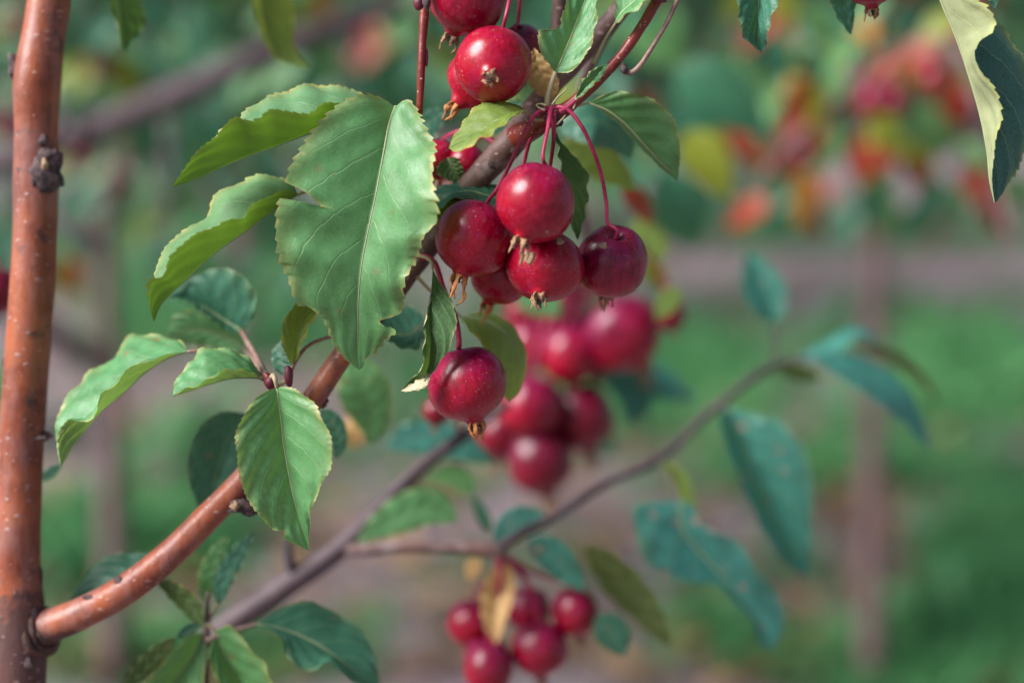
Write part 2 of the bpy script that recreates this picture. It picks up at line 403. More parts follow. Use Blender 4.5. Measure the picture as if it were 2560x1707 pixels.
def blade(mid, left, right, rows=110, teeth=30, tooth=0.00055, bulge=0.06, relief=0.0004, wave=0.0006,
          bites=(), seed=1, cols=COLS, nv=6.0):
    """mid/left/right: world polylines from base to tip; left is the leaf's left seen on its upper side, tip down.
    bites: (side -1/+1, t_start, t_deep, t_end, depth 0..1)"""
    M = spline(mid, rows); t = np.linspace(0, 1, rows)
    sides = {}
    r = np.random.default_rng(seed)
    for s, e in ((-1, left), (1, right)):
        e = np.asarray(e, float)
        e = np.vstack([mid[0], e, mid[-1]])
        E = spline(e, rows)
        out = nrm(E - M); tanE = nrm(np.gradient(E, axis=0))
        ph = t * teeth + 0.25 * noise1(t, seed * 3 + s + 5, 2.0)
        saw = np.mod(ph, 1.0); sw = np.where(saw < 0.72, saw / 0.72, (1 - saw) / 0.28)
        amp = tooth * np.clip(np.minimum(t, 1 - t) * 9, 0, 1) * (0.75 + 0.5 * noise1(t, seed + s + 11, 3.0))
        SW = out * (sw * amp)[:, None] + tanE * (sw * amp * 0.7)[:, None]
        f = np.ones(rows)
        for (bs, t0, td, t1, dep) in bites:
            if bs != s: continue
            up = np.clip((t - t0) / max(td - t0, 1e-4), 0, 1); dn = np.clip((t1 - t) / max(t1 - td, 1e-4), 0, 1)
            k = np.where((t > t0) & (t < t1), np.minimum(up, dn), 0)
            f = np.minimum(f, 1 - dep * k ** 0.7 * (1 + 0.06 * noise1(t, seed + 31, 9)))
        sides[s] = (E, f, SW)
    tan = nrm(np.gradient(M, axis=0))
    span = sides[1][0] - sides[-1][0]
    V, UV, ED = [], [], []
    full = [(-1, c) for c in cols[:0:-1]] + [(0, 0.0)] + [(1, c) for c in cols[1:]]
    # seen on the upper side with the tip down, left -> right crossed with base -> tip points away from the viewer
    up0 = nrm(np.cross(tan, span))
    for s, c in full:
        if s == 0:
            p = M.copy(); u = np.zeros(rows)
            p = p - up0 * 0.0002
        else:
            E, f, SW = sides[s]; u = c * f
            w = E - M; L = np.linalg.norm(w, axis=1)
            nn = nrm(np.cross(tan, w)) * s
            nn = np.where((L > 1e-5)[:, None], nn, up0)
            swp = 0.28 * u + 0.10 * u ** 2
            phs = (t - swp) * nv + (0.42 if s > 0 else 0.0)
            env = 4 * u * (1 - 0.75 * u) * np.clip(np.minimum(t, 1 - t) * 5, 0, 1)
            h = bulge * L * np.sin(math.pi * np.clip(u, 0, 1)) * 0.9
            h = h + relief * np.cos(2 * math.pi * phs) * env
            h = h + wave * noise1(t * 1.0 + 0.13 * s, seed * 7 + s, 3.2) * u ** 2 * np.clip(np.minimum(t, 1 - t) * 6, 0, 1)
            p = M + w * u[:, None] + nn * h[:, None] + SW * (c ** 14)
        V.append(p); UV.append(np.stack([0.5 + 0.5 * s * u, t], 1)); ED.append(np.full(rows, c))
    V = np.array(V).transpose(1, 0, 2); UV = np.array(UV).transpose(1, 0, 2); ED = np.array(ED).T.copy()
    nc = V.shape[1]
    F = [(i*nc + j, (i+1)*nc + j, (i+1)*nc + j + 1, i*nc + j + 1) for i in range(rows - 1) for j in range(nc - 1)]
    return V.reshape(-1, 3), F, UV.reshape(-1, 2), ED.reshape(-1)

def leaf(parent, mid, left, right, mat, dz=0.0, stalk=None, stalk_r=5.0, stalk_mat=None, rib=True, name='leaf', **kw):
    """hand-placed leaf: each list holds (x, y, mm behind/in front) points from base to tip"""
    m, l, r = PP(mid, dz), PP(left, dz), PP(right, dz)
    v, f, uv, ed = blade(m, l, r, **kw)
    o = part(name, v, f, mat, parent, origin=m[0], uv=uv, edge=ed)
    if stalk:
        pts = list(stalk) + [mid[0]]
        path = np.array([P(p[0], p[1], (p[2] if len(p) > 2 else 0) + dz) for p in pts])
        d = dz + mid[0][2] if len(mid[0]) > 2 else dz
        rr = np.linspace(stalk_r * 1.25, stalk_r * 0.8, len(pts))
        sv, sf = tube_mesh(path, [px(q, d) for q in rr], 8 * len(pts), 8, 0.03, 3)
        part('petiole', sv, sf, stalk_mat or M_PETIOLE, o, origin=path[0])
    if rib:
        k = 26; C = spline(m, k)
        L0 = np.linalg.norm(np.diff(C, axis=0), axis=1).sum()
        sv, sf = tube_mesh(C[:-2], np.linspace(0.00048, 0.0001, k - 2) * min(1.0, L0 / 0.05 + 0.3), k, 6, 0, 1)
        part('midrib', sv, sf, M_RIB, o, origin=C[0])
    return o

def oval(t):
    return np.sin(math.pi * np.clip(t, 0, 1) ** 0.82) ** 0.85

def leaf_q(parent, mid, wl, wr, mat, dz=0.0, el=0.0, er=0.0, flip=False, stalk=None, stalk_r=5.0, stalk_mat=None, curl=0.0, **kw):
    """quick leaf: midrib points, half-widths in px and how far (mm) each margin stands in front(-)/behind(+)"""
    m = spline(np.array([(p[0], p[1], p[2] if len(p) > 2 else 0) for p in mid], float), 9)
    d = np.gradient(m[:, :2], axis=0); d /= np.linalg.norm(d, axis=1)[:, None]
    t = np.linspace(0, 1, 9); w = oval(t)
    w[0] = w[-1] = 0
    Lp = np.stack([m[:, 0] - d[:, 1]*wl*w, m[:, 1] + d[:, 0]*wl*w, m[:, 2] + el*w], 1)
    Rp = np.stack([m[:, 0] + d[:, 1]*wr*w, m[:, 1] - d[:, 0]*wr*w, m[:, 2] + er*w], 1)
    if flip: Lp, Rp = Rp, Lp
    kw.setdefault('rows', 64); kw.setdefault('teeth', 22); kw.setdefault('cols', COLS_LOW)
    return leaf(parent, [tuple(p) for p in m], [tuple(p) for p in Lp[1:-1]], [tuple(p) for p in Rp[1:-1]], mat, dz,
                stalk, stalk_r, stalk_mat, rib=kw.pop('rib', False), **kw)

# ------------------------------------------------------------------ crab apples
def apple_body(r, seed, seg=44, squash=0.94, neck=1.0, seam=False, rings=40):
    """lathe around z: stalk cavity on top (+z), pinched neck that carries the calyx below"""
    prof = [(0.0, 0.70), (0.07, 0.71), (0.16, 0.77), (0.28, 0.865), (0.44, 0.905), (0.62, 0.83), (0.80, 0.64), (0.93, 0.38),
            (0.995, 0.08), (1.0, -0.15), (0.955, -0.40), (0.85, -0.64), (0.69, -0.83), (0.50, -0.965),
            (0.35, -1.04), (0.25, -1.10*neck), (0.205, -1.17*neck), (0.19, -1.22*neck), (0.12, -1.20*neck), (0.0, -1.15*neck)]
    c = spline(np.array([(a, 0, b) for a, b in prof]), rings)
    a = np.linspace(0, 2*math.pi, seg, endpoint=False)
    V = np.stack([np.outer(c[:, 0], np.cos(a)), np.outer(c[:, 0], np.sin(a)), np.repeat(c[:, 2:3]*squash, seg, 1)], 2).reshape(-1, 3)
    rr = np.random.default_rng(seed)
    sk = rr.normal(0, 0.05, 2)
    V[:, 0] *= 1 + sk[0]; V[:, 1] *= 1 - sk[0]; V[:, 2] += 0.05 * sk[1] * 10 * V[:, 0] * 0.3
    n = noise3(V, seed, 0.85)
    fl = np.repeat(np.clip(c[:, 0] * 1.3, 0, 1), seg)
    V *= (1 + 0.05 * n * fl)[:, None]
    ang = np.arctan2(V[:, 1], V[:, 0])
    V[:, :2] *= (1 + 0.028 * np.cos(5 * ang + rr.uniform(0, 6)) * np.clip(V[:, 2] - 0.1, 0, 1) * fl)[:, None]
    if seam:
        dd = np.abs(((ang - 0.62 + math.pi) % (2*math.pi)) - math.pi)
        V[:, :2] *= (1 - 0.06 * np.exp(-(dd / 0.10) ** 2) * np.clip(V[:, 2] + 0.35, 0, 1) * fl)[:, None]
    F = [(i*seg + j, i*seg + (j+1) % seg, (i+1)*seg + (j+1) % seg, (i+1)*seg + j) for i in range(rings-1) for j in range(seg)]
    F = [q[::-1] for q in F]
    return V * r, F

def strip(path, width, thick=0.00018, side=None):
    """a withered sepal: a tapering, twisted ribbon with thickness"""
    n = 12; c = spline(path, n); tan = nrm(np.gradient(c, axis=0))
    V = []
    for i in range(n):
        s = np.cross(tan[i], side); s = s / max(np.linalg.norm(s), 1e-9)
        tw = 0.9 * math.sin(i * 0.55); s2 = s * math.cos(tw) + np.cross(tan[i], s) * math.sin(tw)
        nn = np.cross(tan[i], s2); w = width * (1 - (i / (n - 1)) ** 1.5 * 0.92) * (0.75 + 0.5 * math.sin(i * 1.9) ** 2)
        for a, b in ((-1, -1), (1, -1), (1, 1), (-1, 1)):
            V.append(c[i] + s2 * w * a + nn * thick * b)
    F = [(i*4 + j, i*4 + (j+1) % 4, (i+1)*4 + (j+1) % 4, (i+1)*4 + j) for i in range(n-1) for j in range(4)]
    F += [(0, 3, 2, 1), tuple((n-1)*4 + k for k in range(4))]
    return np.array(V), F

_seed = [100]
def apple(cx, cy, dz, r, calyx, label, stalk=None, stalk_r=5.0, mat=None, detail=True, sep_len=0.42, sep_mat=None,
          squash=0.94, seam=False, spin=0.0, group=None, scars=(), neck=1.0):
    _seed[0] += 1; sd = _seed[0]
    C = P(cx, cy, dz); R = px(r, dz) * 1.03
    Q = P(calyx[0], calyx[1], dz + calyx[2])
    down = nrm(Q - C)
    z = -down
    xa = nrm(np.cross(UPV if abs(z @ FWD) > 0.9 else FWD, z)); ya = np.cross(z, xa)
    cs, sn = math.cos(spin), math.sin(spin)
    xa, ya = xa * cs + ya * sn, ya * cs - xa * sn
    rot = np.stack([xa, ya, z], 1)
    base = C + down * R * 1.1
    e = empty('crab_apple', base, label, 'crab apple', group)
    v, f = apple_body(R, sd, seg=48 if detail else 28, rings=44 if detail else 26, squash=squash, seam=seam, neck=neck)
    me = mesh_of('skin', v, f, mat or M_APPLE)
    o = link('skin', me, e, [float(c) for c in C - base])
    o.rotation_mode = 'QUATERNION'; o.rotation_quaternion = Matrix(rot.tolist()).to_quaternion()
    top = C + z * R * 0.69 * squash
    if stalk:
        path = np.vstack([PP([(s[0], s[1], s[2] if len(s) > 2 else dz) for s in stalk]), C + z * R * 1.02 * squash, top])
        n = len(path); rr = np.array([px(stalk_r, dz)] * n); rr[0] *= 1.45; rr[1] *= 1.05; rr[-1] *= 1.25
        sv, sf = tube_mesh(path, rr, 9 * n, 10, 0.04, sd)
        part('stalk', sv, sf, M_STALK, e, origin=path[0])
    # dried calyx
    rg = np.random.default_rng(sd)
    nb = C + down * R * 1.15 * squash * neck
    v, f = tube_mesh(np.array([nb - down*R*0.06, nb + down*R*0.05, nb + down*R*0.10]), [R*0.17, R*0.165, R*0.07], 8, 12, 0.25, sd)
    cal = part('calyx', v, f, M_CALYX, e, origin=nb)
    k = 5 if detail else 4
    for i in range(k):
        a = 2*math.pi*i/k + rg.uniform(-0.3, 0.3)
        rad = xa * math.cos(a) + ya * math.sin(a)
        ln = R * sep_len * rg.uniform(0.75, 1.3)
        sag = np.array([0, 0, -1.0])
        p0 = nb + rad*R*0.14; p1 = nb + rad*R*0.19 + down*ln*0.35
        p2 = p1 + (down*0.75 + rad*rg.uniform(-0.55, 0.5) + sag*0.35) * ln*0.45; p3 = p2 + (down*0.7 + rad*rg.uniform(-1.2, 0.8) + sag*0.3)*ln*0.4
        sv, sf = strip(np.array([p0, p1, p2, p3]), R*0.085, R*0.016, rad)
        part('sepal', sv, sf, sep_mat or M_CALYX, cal, origin=p0)
    if detail:
        V, F = [], []
        for i in range(12):
            a = rg.uniform(0, 6.28); rad = xa*math.cos(a) + ya*math.sin(a)
            q0 = nb + rad*R*0.06 + down*R*0.06
            q1 = q0 + down*R*rg.uniform(0.08, 0.2) + rad*R*rg.uniform(-0.05, 0.12)
            q2 = q1 + down*R*0.08 + rad*R*rg.uniform(-0.12, 0.12)
            sv, sf = tube_mesh(np.array([q0, q1, q2]), [R*0.014, R*0.012, R*0.008], 6, 5, 0, i)
            F += [tuple(x + sum(len(q) for q in V) for x in qd) for qd in sf]; V.append(sv)
        part('dried_stamens', np.vstack(V), F, M_KNOT, cal, origin=nb)['kind'] = 'stuff'
    for (sx, sy, sr) in scars:      # corky spots sitting on the skin where they show
        ray = nrm(P(sx, sy, 0) - CL); oc = CL - C
        bq = ray @ oc; disc = bq*bq - (oc @ oc - (R*0.985)**2)
        hit = CL + ray * (-bq - math.sqrt(max(disc, 0)))
        nn = nrm(hit - C); t1 = nrm(np.cross(nn, UPV)); t2 = np.cross(nn, t1)
        rs = px(sr, dz); V = [hit + nn*R*0.03]; F = []
        for q, (ra, hh) in enumerate(((0.5, 0.024), (0.8, 0.030), (1.0, 0.012), (1.12, -0.03))):
            for j in range(14):
                a = 2*math.pi*j/14; w = ra * (1 + 0.16*math.sin(3*a + sx) + 0.08*math.sin(5*a))
                pt = hit + (t1*math.cos(a) + t2*math.sin(a))*rs*w
                V.append(C + nrm(pt - C) * (np.linalg.norm(hit - C) + hh*R))
        F += [(0, 1+j, 1+(j+1) % 14) for j in range(14)]
        for q in range(3):
            F += [(1+q*14+j, 1+(q+1)*14+j, 1+(q+1)*14+(j+1) % 14, 1+q*14+(j+1) % 14) for j in range(14)]
        part('scar', np.array(V), F, M_SCAR, e, origin=hit)
    return e

def knot(parent, x, y, dz, rx, ry, name='bud_scar', mat=None, seed=1, lump=0.45, rz=None):
    C = P(x, y, dz); n, s = 12, 16
    th = np.linspace(0.001, math.pi - 0.001, n); a = np.linspace(0, 2*math.pi, s, endpoint=False)
    V = np.stack([np.outer(np.sin(th), np.cos(a)), np.outer(np.sin(th), np.sin(a)), np.repeat(np.cos(th)[:, None], s, 1)], 2).reshape(-1, 3)
    V = V * (1 + lump * noise3(V, seed, 2.2))[:, None]
    rz = rz or min(rx, ry)
    W = C + V[:, :1]*RGT*px(rx, dz) + V[:, 1:2]*FWD*px(rz, dz) + V[:, 2:]*UPV*px(ry, dz)
    F = [(i*s + j, i*s + (j+1) % s, (i+1)*s + (j+1) % s, (i+1)*s + j) for i in range(n-1) for j in range(s)]
    return part(name, W, F, mat or M_KNOT, parent, origin=C)

# ================================================================== the setting
def build_ground():
    b = NB('orchard_soil'); obj = b.coord('Object')
    n1 = b.noise(obj, 1.5, 6, 0.62); n2 = b.noise(obj, 6, 5, 0.6); n3 = b.noise(obj, 60, 5, 0.65)
    soil = b.mix(b.ramp(n2, 0.3, 0.7), (0.185, 0.14, 0.16), (0.40, 0.315, 0.35))
    n4 = b.noise(obj, 2.3, 5, 0.65)
    soil = b.mix(b.math('MULTIPLY', b.ramp(n4, 0.42, 0.62), 0.7), soil, (0.15, 0.12, 0.105))
    soil = b.mix(b.math('MULTIPLY', b.ramp(n3, 0.45, 0.7), 0.35), soil, (0.31, 0.235, 0.25))
    gr = b.mix(b.ramp(n3, 0.35, 0.65), (0.04, 0.13, 0.055), (0.11, 0.24, 0.09))
    f = b.ramp(b.math('ADD', b.math('MULTIPLY', n1, 0.6), b.math('MULTIPLY', n2, 0.4)), 0.55, 0.62)
    col = b.mix(b.math('MULTIPLY', f, 0.65), soil, gr)
    pr = b.principled(Base_Color=col, Roughness=0.95, Specular_IOR_Level=0.15)
    b.l.new(b.bump(b.math('ADD', n2, b.math('MULTIPLY', n3, 0.6)), 0.9, 0.03), pr.inputs['Normal'])
    mat = b.done(pr.outputs[0])
    n = 90
    g = np.linspace(-1, 1, n); s = np.sign(g) * (np.abs(g) * 6 + np.abs(g) ** 5 * 194)
    X, Y = np.meshgrid(s, s); R = np.hypot(X, Y - 1)
    Z = 0.025 * noise3(np.stack([X.ravel(), Y.ravel(), 0*X.ravel()], 1), 5, 0.8).reshape(n, n) * np.exp(-R / 12) - 0.02
    V = np.stack([X, Y, Z], 2).reshape(-1, 3)
    F = [(i*n + j, i*n + j+1, (i+1)*n + j+1, (i+1)*n + j) for i in range(n-1) for j in range(n-1)]
    o = link('ground', mesh_of('ground', V, F, mat)); o['kind'] = 'structure'
    return o
build_ground()

def blade_mat(name, c1, c2):
    b = NB(name); geo = b.n.new('ShaderNodeNewGeometry')
    n = b.noise(geo.outputs['Position'], 3.2, 3); r = geo.outputs['Random Per Island']
    col = b.mix(b.math('ADD', b.math('MULTIPLY', b.ramp(n, 0.35, 0.65), 0.6), b.math('MULTIPLY', r, 0.4)), c1, c2)
    pr = b.principled(Base_Color=col, Roughness=0.5, Specular_IOR_Level=0.35)
    tr = b.n.new('ShaderNodeBsdfTranslucent'); b.l.new(col, tr.inputs['Color'])
    mx = b.n.new('ShaderNodeMixShader'); mx.inputs[0].default_value = 0.3
    b.l.new(pr.outputs[0], mx.inputs[1]); b.l.new(tr.outputs[0], mx.inputs[2])
    return b.done(mx.outputs[0])
M_GRASS = blade_mat('grass_blade', (0.05, 0.215, 0.085), (0.155, 0.40, 0.148))

def build_grass():
    # patches where grass grows, as the photograph shows them: centre px, spread px, blades, height m
    spots = [(1700, 930, 230, 130, 2600, 0.10), (2420, 930, 260, 130, 2600, 0.10), (2120, 1160, 300, 60, 1500, 0.08),
             (2500, 1420, 160, 190, 2600, 0.10), (2300, 1650, 320, 70, 1500, 0.07), (1780, 1600, 180, 60, 900, 0.06),
             (330, 1330, 230, 90, 1600, 0.08), (480, 1620, 330, 70, 1300, 0.06), (560, 700, 260, 70, 1900, 0.12),
             (350, 820, 120, 60, 700, 0.10), (700, 840, 190, 60, 900, 0.10), (2000, 590, 700, 22, 1800, 0.12),
             (1350, 760, 160, 40, 500, 0.10), (1000, 960, 160, 60, 700, 0.09), (1180, 1590, 160, 80, 160, 0.05),
             (700, 560, 500, 30, 2000, 0.16), (1500, 1010, 250, 60, 900, 0.08)]
    bare = [(340, 1060, 170, 150), (1000, 1450, 330, 210), (1500, 1330, 330, 190), (2180, 1300, 260, 90), (2260, 690, 300, 60), (1750, 655, 130, 60), (1400, 1640, 420, 110), (760, 1000, 260, 120)]
    def is_bare(x, y):
        return any(((x - a) / c) ** 2 + ((y - b) / d) ** 2 < 1 for a, b, c, d in bare) and RNG.random() < 0.88
    V, F = [], []; k = 0
    for (cx, cy, sx, sy, n, h) in spots:
        q = RNG.normal(0, 0.55, (n, 2))
        for a, b in q:
            y = max(cy + b * sy, 400)
            if is_bare(cx + a * sx, y): continue
            g = ground_at(cx + a * sx, y); hh = h * RNG.uniform(0.5, 1.3)
            if abs(g[0]) > 9 or g[1] > 14: continue
            an = RNG.uniform(0, 6.28); w = RNG.uniform(0.003, 0.0065) * (1 + g[1] * 0.12)
            s = np.array([math.cos(an), math.sin(an), 0]) * w; lean = np.array([RNG.normal(0, .4), RNG.normal(0, .4), 0]) * hh
            g = np.array([g[0], g[1], -0.02]); m = g + lean*0.35 + np.array([0, 0, hh*0.6]); t = g + lean + np.array([0, 0, hh])
            V += [g - s, g + s, m + s*0.75, m - s*0.75, t]
            F += [(k, k+1, k+2, k+3), (k+3, k+2, k+4)]; k += 5
    for i in range(150):            # scattered weeds and tufts
        x = RNG.uniform(-200, 2760); y = 480 + 1250 * RNG.random() ** 1.5
        if is_bare(x, y): continue
        g0 = ground_at(x, y); hh0 = RNG.uniform(0.03, 0.11); nb = RNG.integers(14, 46); sp = RNG.uniform(0.03, 0.12)
        for j in range(nb):
            g = np.array([g0[0] + RNG.normal(0, sp), g0[1] + RNG.normal(0, sp), -0.02]); hh = hh0 * RNG.uniform(0.5, 1.2)
            an = RNG.uniform(0, 6.28); w = RNG.uniform(0.004, 0.012)
            s = np.array([math.cos(an), math.sin(an), 0]) * w; lean = np.array([RNG.normal(0, .6), RNG.normal(0, .6), 0]) * hh
            m = g + lean*0.35 + np.array([0, 0, hh*0.6]); t = g + lean + np.array([0, 0, hh])
            V += [g - s, g + s, m + s*0.9, m - s*0.9, t]
            F += [(k, k+1, k+2, k+3), (k+3, k+2, k+4)]; k += 5
    for i in range(130):            # taller weeds
        x = RNG.uniform(-150, 2700); y = 520 + 1150 * RNG.random() ** 1.3
        if is_bare(x, y): continue
        g0 = ground_at(x, y); hh0 = RNG.uniform(0.10, 0.30); nb = RNG.integers(16, 40); sp = RNG.uniform(0.02, 0.07)
        for j in range(nb):
            z0 = RNG.uniform(-0.02, hh0 * 0.6)
            g = np.array([g0[0] + RNG.normal(0, sp), g0[1] + RNG.normal(0, sp), z0]); hh = hh0 * RNG.uniform(0.2, 0.45)
            an = RNG.uniform(0, 6.28); w = RNG.uniform(0.008, 0.02)
            s = np.array([math.cos(an), math.sin(an), 0]) * w; lean = np.array([RNG.normal(0, .8), RNG.normal(0, .8), 0]) * hh
            m = g + lean*0.4 + np.array([0, 0, hh*0.6]); t = g + lean + np.array([0, 0, hh*0.8])
            V += [g - s*0.2, g + s*0.2, m + s, m - s, t]
            F += [(k, k+1, k+2, k+3), (k+3, k+2, k+4)]; k += 5
    FV, FF, q = [], [], 0
    for i in range(1500):           # fallen leaves lying about
        g = ground_at(RNG.uniform(-150, 2700), 480 + 1250 * RNG.random() ** 1.2); an = RNG.uniform(0, 6.28); L = RNG.uniform(0.025, 0.06)
        d = np.array([math.cos(an), math.sin(an), RNG.normal(0, .35)]) * L; s = np.array([-math.sin(an), math.cos(an), RNG.normal(0, .35)]) * L * 0.4
        p = np.array([g[0], g[1], 0.012]); up = np.array([0, 0, L * 0.25])
        FV += [p - d, p + s + up, p + d, p - s + up]; FF.append((q, q+1, q+2, q+3)); q += 4
    fo = link('fallen_leaves', mesh_of('fallen_leaves', np.array(FV), FF, blade_mat('fallen_leaf', (0.20, 0.09, 0.035), (0.42, 0.27, 0.12)), smooth=False))
    fo['kind'] = 'stuff'; fo['label'] = 'brown and tan fallen leaves strewn over the orchard floor'; fo['category'] = 'fallen leaves'
    o = link('grass', mesh_of('grass', np.array(V), F, M_GRASS, smooth=False))
    o['kind'] = 'stuff'; o['label'] = 'tufts of green grass growing on the orchard floor'; o['category'] = 'grass'
build_grass()

# ------------------------------------------------------------------ orchard trees behind
def cheap_leaf_mat(name, top, under, trans):
    b = NB(name); obj = b.coord('Object'); info = b.n.new('ShaderNodeObjectInfo').outputs['Random']
    n = b.noise(obj, 60, 3); col = b.mix(b.ramp(n, 0.3, 0.7), tuple(c * 0.7 for c in top), tuple(min(1, c * 1.25) for c in top))
    col = b.mix(b.math('MULTIPLY', info, 0.35), col, (top[0] * 1.5, top[1] * 1.05, top[2] * 0.7))
    col = b.mix(b.n.new('ShaderNodeNewGeometry').outputs['Backfacing'], col, under)
    pr = b.principled(Base_Color=col, Roughness=0.42, Specular_IOR_Level=0.4)
    tr = b.n.new('ShaderNodeBsdfTranslucent'); tr.inputs['Color'].default_value = (*trans, 1)
    mx = b.n.new('ShaderNodeMixShader'); mx.inputs[0].default_value = 0.3
    b.l.new(pr.outputs[0], mx.inputs[1]); b.l.new(tr.outputs[0], mx.inputs[2])
    return b.done(mx.outputs[0])
F_GREEN = cheap_leaf_mat('tree_leaf_green', (0.10, 0.26, 0.10), (0.22, 0.28, 0.12), (0.18, 0.34, 0.05))
F_DEEP = cheap_leaf_mat('tree_leaf_deep', (0.040, 0.165, 0.100), (0.14, 0.21, 0.09), (0.07, 0.23, 0.07))
F_YELLOW = cheap_leaf_mat('tree_leaf_yellow', (0.22, 0.27, 0.03), (0.30, 0.32, 0.08), (0.38, 0.42, 0.03))
F_OCHRE = cheap_leaf_mat('tree_leaf_ochre', (0.62, 0.30, 0.05), (0.60, 0.36, 0.10), (0.70, 0.34, 0.05))
F_RED = cheap_leaf_mat('tree_leaf_red', (0.27, 0.042, 0.02), (0.30, 0.08, 0.04), (0.36, 0.07, 0.02))

def generic_leaf(name, mat, ln=0.062, w=0.019, fold=0.25, seed=1, curl=0.2):
    t = np.linspace(0, 1, 8); wd = oval(t) * w; wd[0] = wd[-1] = 0
    mid = np.stack([0*t, t*ln, -curl*ln*t*t], 1)
    L = mid + np.stack([-wd*math.cos(fold), 0*t, wd*math.sin(fold)], 1)
    R = mid + np.stack([wd*math.cos(fold), 0*t, wd*math.sin(fold)], 1)
    # upper side faces +z with the tip along +y, so the leaf's left is +x here
    v, f, uv, ed = blade(mid, R[1:-1], L[1:-1], rows=16, teeth=8, tooth=0.0008, cols=[0, 0.5, 1.0], relief=0, seed=seed)
    return mesh_of(name, v, f, mat, uv=uv, edge=ed)

GL = {'green': generic_leaf('leaf', F_GREEN, seed=1), 'deep': generic_leaf('leaf', F_DEEP, fold=0.35, seed=2, curl=0.35),
      'yellow': generic_leaf('leaf', F_YELLOW, fold=0.2, seed=3), 'ochre': generic_leaf('leaf', F_OCHRE, fold=0.3, seed=4),
      'red': generic_leaf('leaf', F_RED, fold=0.3, seed=5, curl=0.3)}

def put_leaf(parent, mesh, pos, direc, up, scale=1.0):
    y = Vector(direc).normalized(); z = Vector(up); z = (z - y * z.dot(y))
    if z.length < 1e-4: z = y.orthogonal()
    z.normalize(); x = y.cross(z)
    o = bpy.data.objects.new('leaf', mesh); COL.objects.link(o)
    o.parent = parent
    o.location = Vector(pos) - Vector(wloc(parent))
    o.rotation_mode = 'QUATERNION'; o.rotation_quaternion = Matrix((x, y, z)).transposed().to_quaternion()
    o.scale = (scale,) * 3
    return o

def rand_dir(r, down=0.4):
    v = r.normal(0, 1, 3); v[2] -= down; return v / np.linalg.norm(v)

BGT = []
def orchard_tree(base, h, crown_c, crown_r, label, seed, trunk_r=0.033, n_leaf=280, n_mass=2200, mix=(('green', 6), ('deep', 6), ('yellow', 1.5), ('red', 0.5)),
                 lean=(0, 0), mat=None, nlimb=9, z_lo=0.75, group='young crab apple trees standing behind', reach=None):
    r = np.random.default_rng(seed)
    base = np.array([base[0], base[1], -0.03])
    e = empty('crab_apple_tree', base, label, 'tree', group)
    top = base + np.array([lean[0], lean[1], h])
    path = np.array([base, base + (top-base)*0.3 + r.normal(0, .02, 3)*[1, 1, 0], base + (top-base)*0.65 + r.normal(0, .03, 3)*[1, 1, 0], top])
    v, f = tube_mesh(path, [trunk_r*1.25, trunk_r, trunk_r*0.8, trunk_r*0.25], 26, 14, 0.07, seed)
    part('trunk', v, f, mat or M_GREYB, e, origin=base)
    cc = base + np.array(crown_c); cr = np.array(crown_r)
    tips = []
    for i in range(nlimb):
        f0 = r.uniform(0.42, 0.9); st = base + (top-base)*f0
        d = rand_dir(r, -0.1)
        en = cc + d*cr*r.uniform(0.7, 1.0); en[2] = max(en[2], z_lo)
        md = (st+en)/2 + np.array([0, 0, 0.10])
        v, f = tube_mesh(np.array([st, md, en]), [trunk_r*0.45, trunk_r*0.3, trunk_r*0.08], 14, 8, 0.08, i)
        part('branch', v, f, mat or M_GREYB, e, origin=st); tips.append((st, md, en))
    names = [m for m, w in mix]; ws = np.array([w for m, w in mix], float); ws /= ws.sum()
    def spot():
        if r.random() < 0.6:
            a, b, c = tips[r.integers(len(tips))]; t = r.uniform(0.25, 1.0)
            p = (1-t)**2*a + 2*t*(1-t)*b + t*t*c + r.normal(0, 0.09, 3)
        else:
            d = rand_dir(r, 0.0); p = cc + d*cr*r.random()**0.4
        p[2] = max(p[2], z_lo + r.uniform(0, 0.12)); return p
    for i in range(n_leaf):
        put_leaf(e, GL[names[r.choice(len(names), p=ws)]], spot(), rand_dir(r, 0.9), rand_dir(r, -0.9), r.uniform(0.8, 1.3))
    V, F, k = [], [], 0
    for i in range(n_mass):
        p = spot(); d = rand_dir(r, 0.9); n = rand_dir(r, -0.9); s = np.cross(d, n); s /= np.linalg.norm(s); n = np.cross(s, d)
        L = r.uniform(0.05, 0.085); w = L*0.3
        q = [p, p + d*L*0.35 + s*w + n*w*.3, p + d*L*0.4, p + d*L*0.35 - s*w + n*w*.3, p + d*L - n*L*.12]
        V += q; F += [(k, k+1, k+2), (k, k+2, k+3), (k+1, k+4, k+2), (k+2, k+4, k+3)]; k += 5
    if n_mass:
        o = part('foliage', np.array(V), F, M_FOLI, e, origin=cc, smooth=False); o['kind'] = 'stuff'
    BGT.append(e)
    return e
M_FOLI = blade_mat('far_foliage', (0.02, 0.09, 0.055), (0.085, 0.21, 0.085))

def at_depth(x, d):       # ground point under photo column x at distance d
    return ((x - 1280) * K * d, d * math.cos(PITCH))

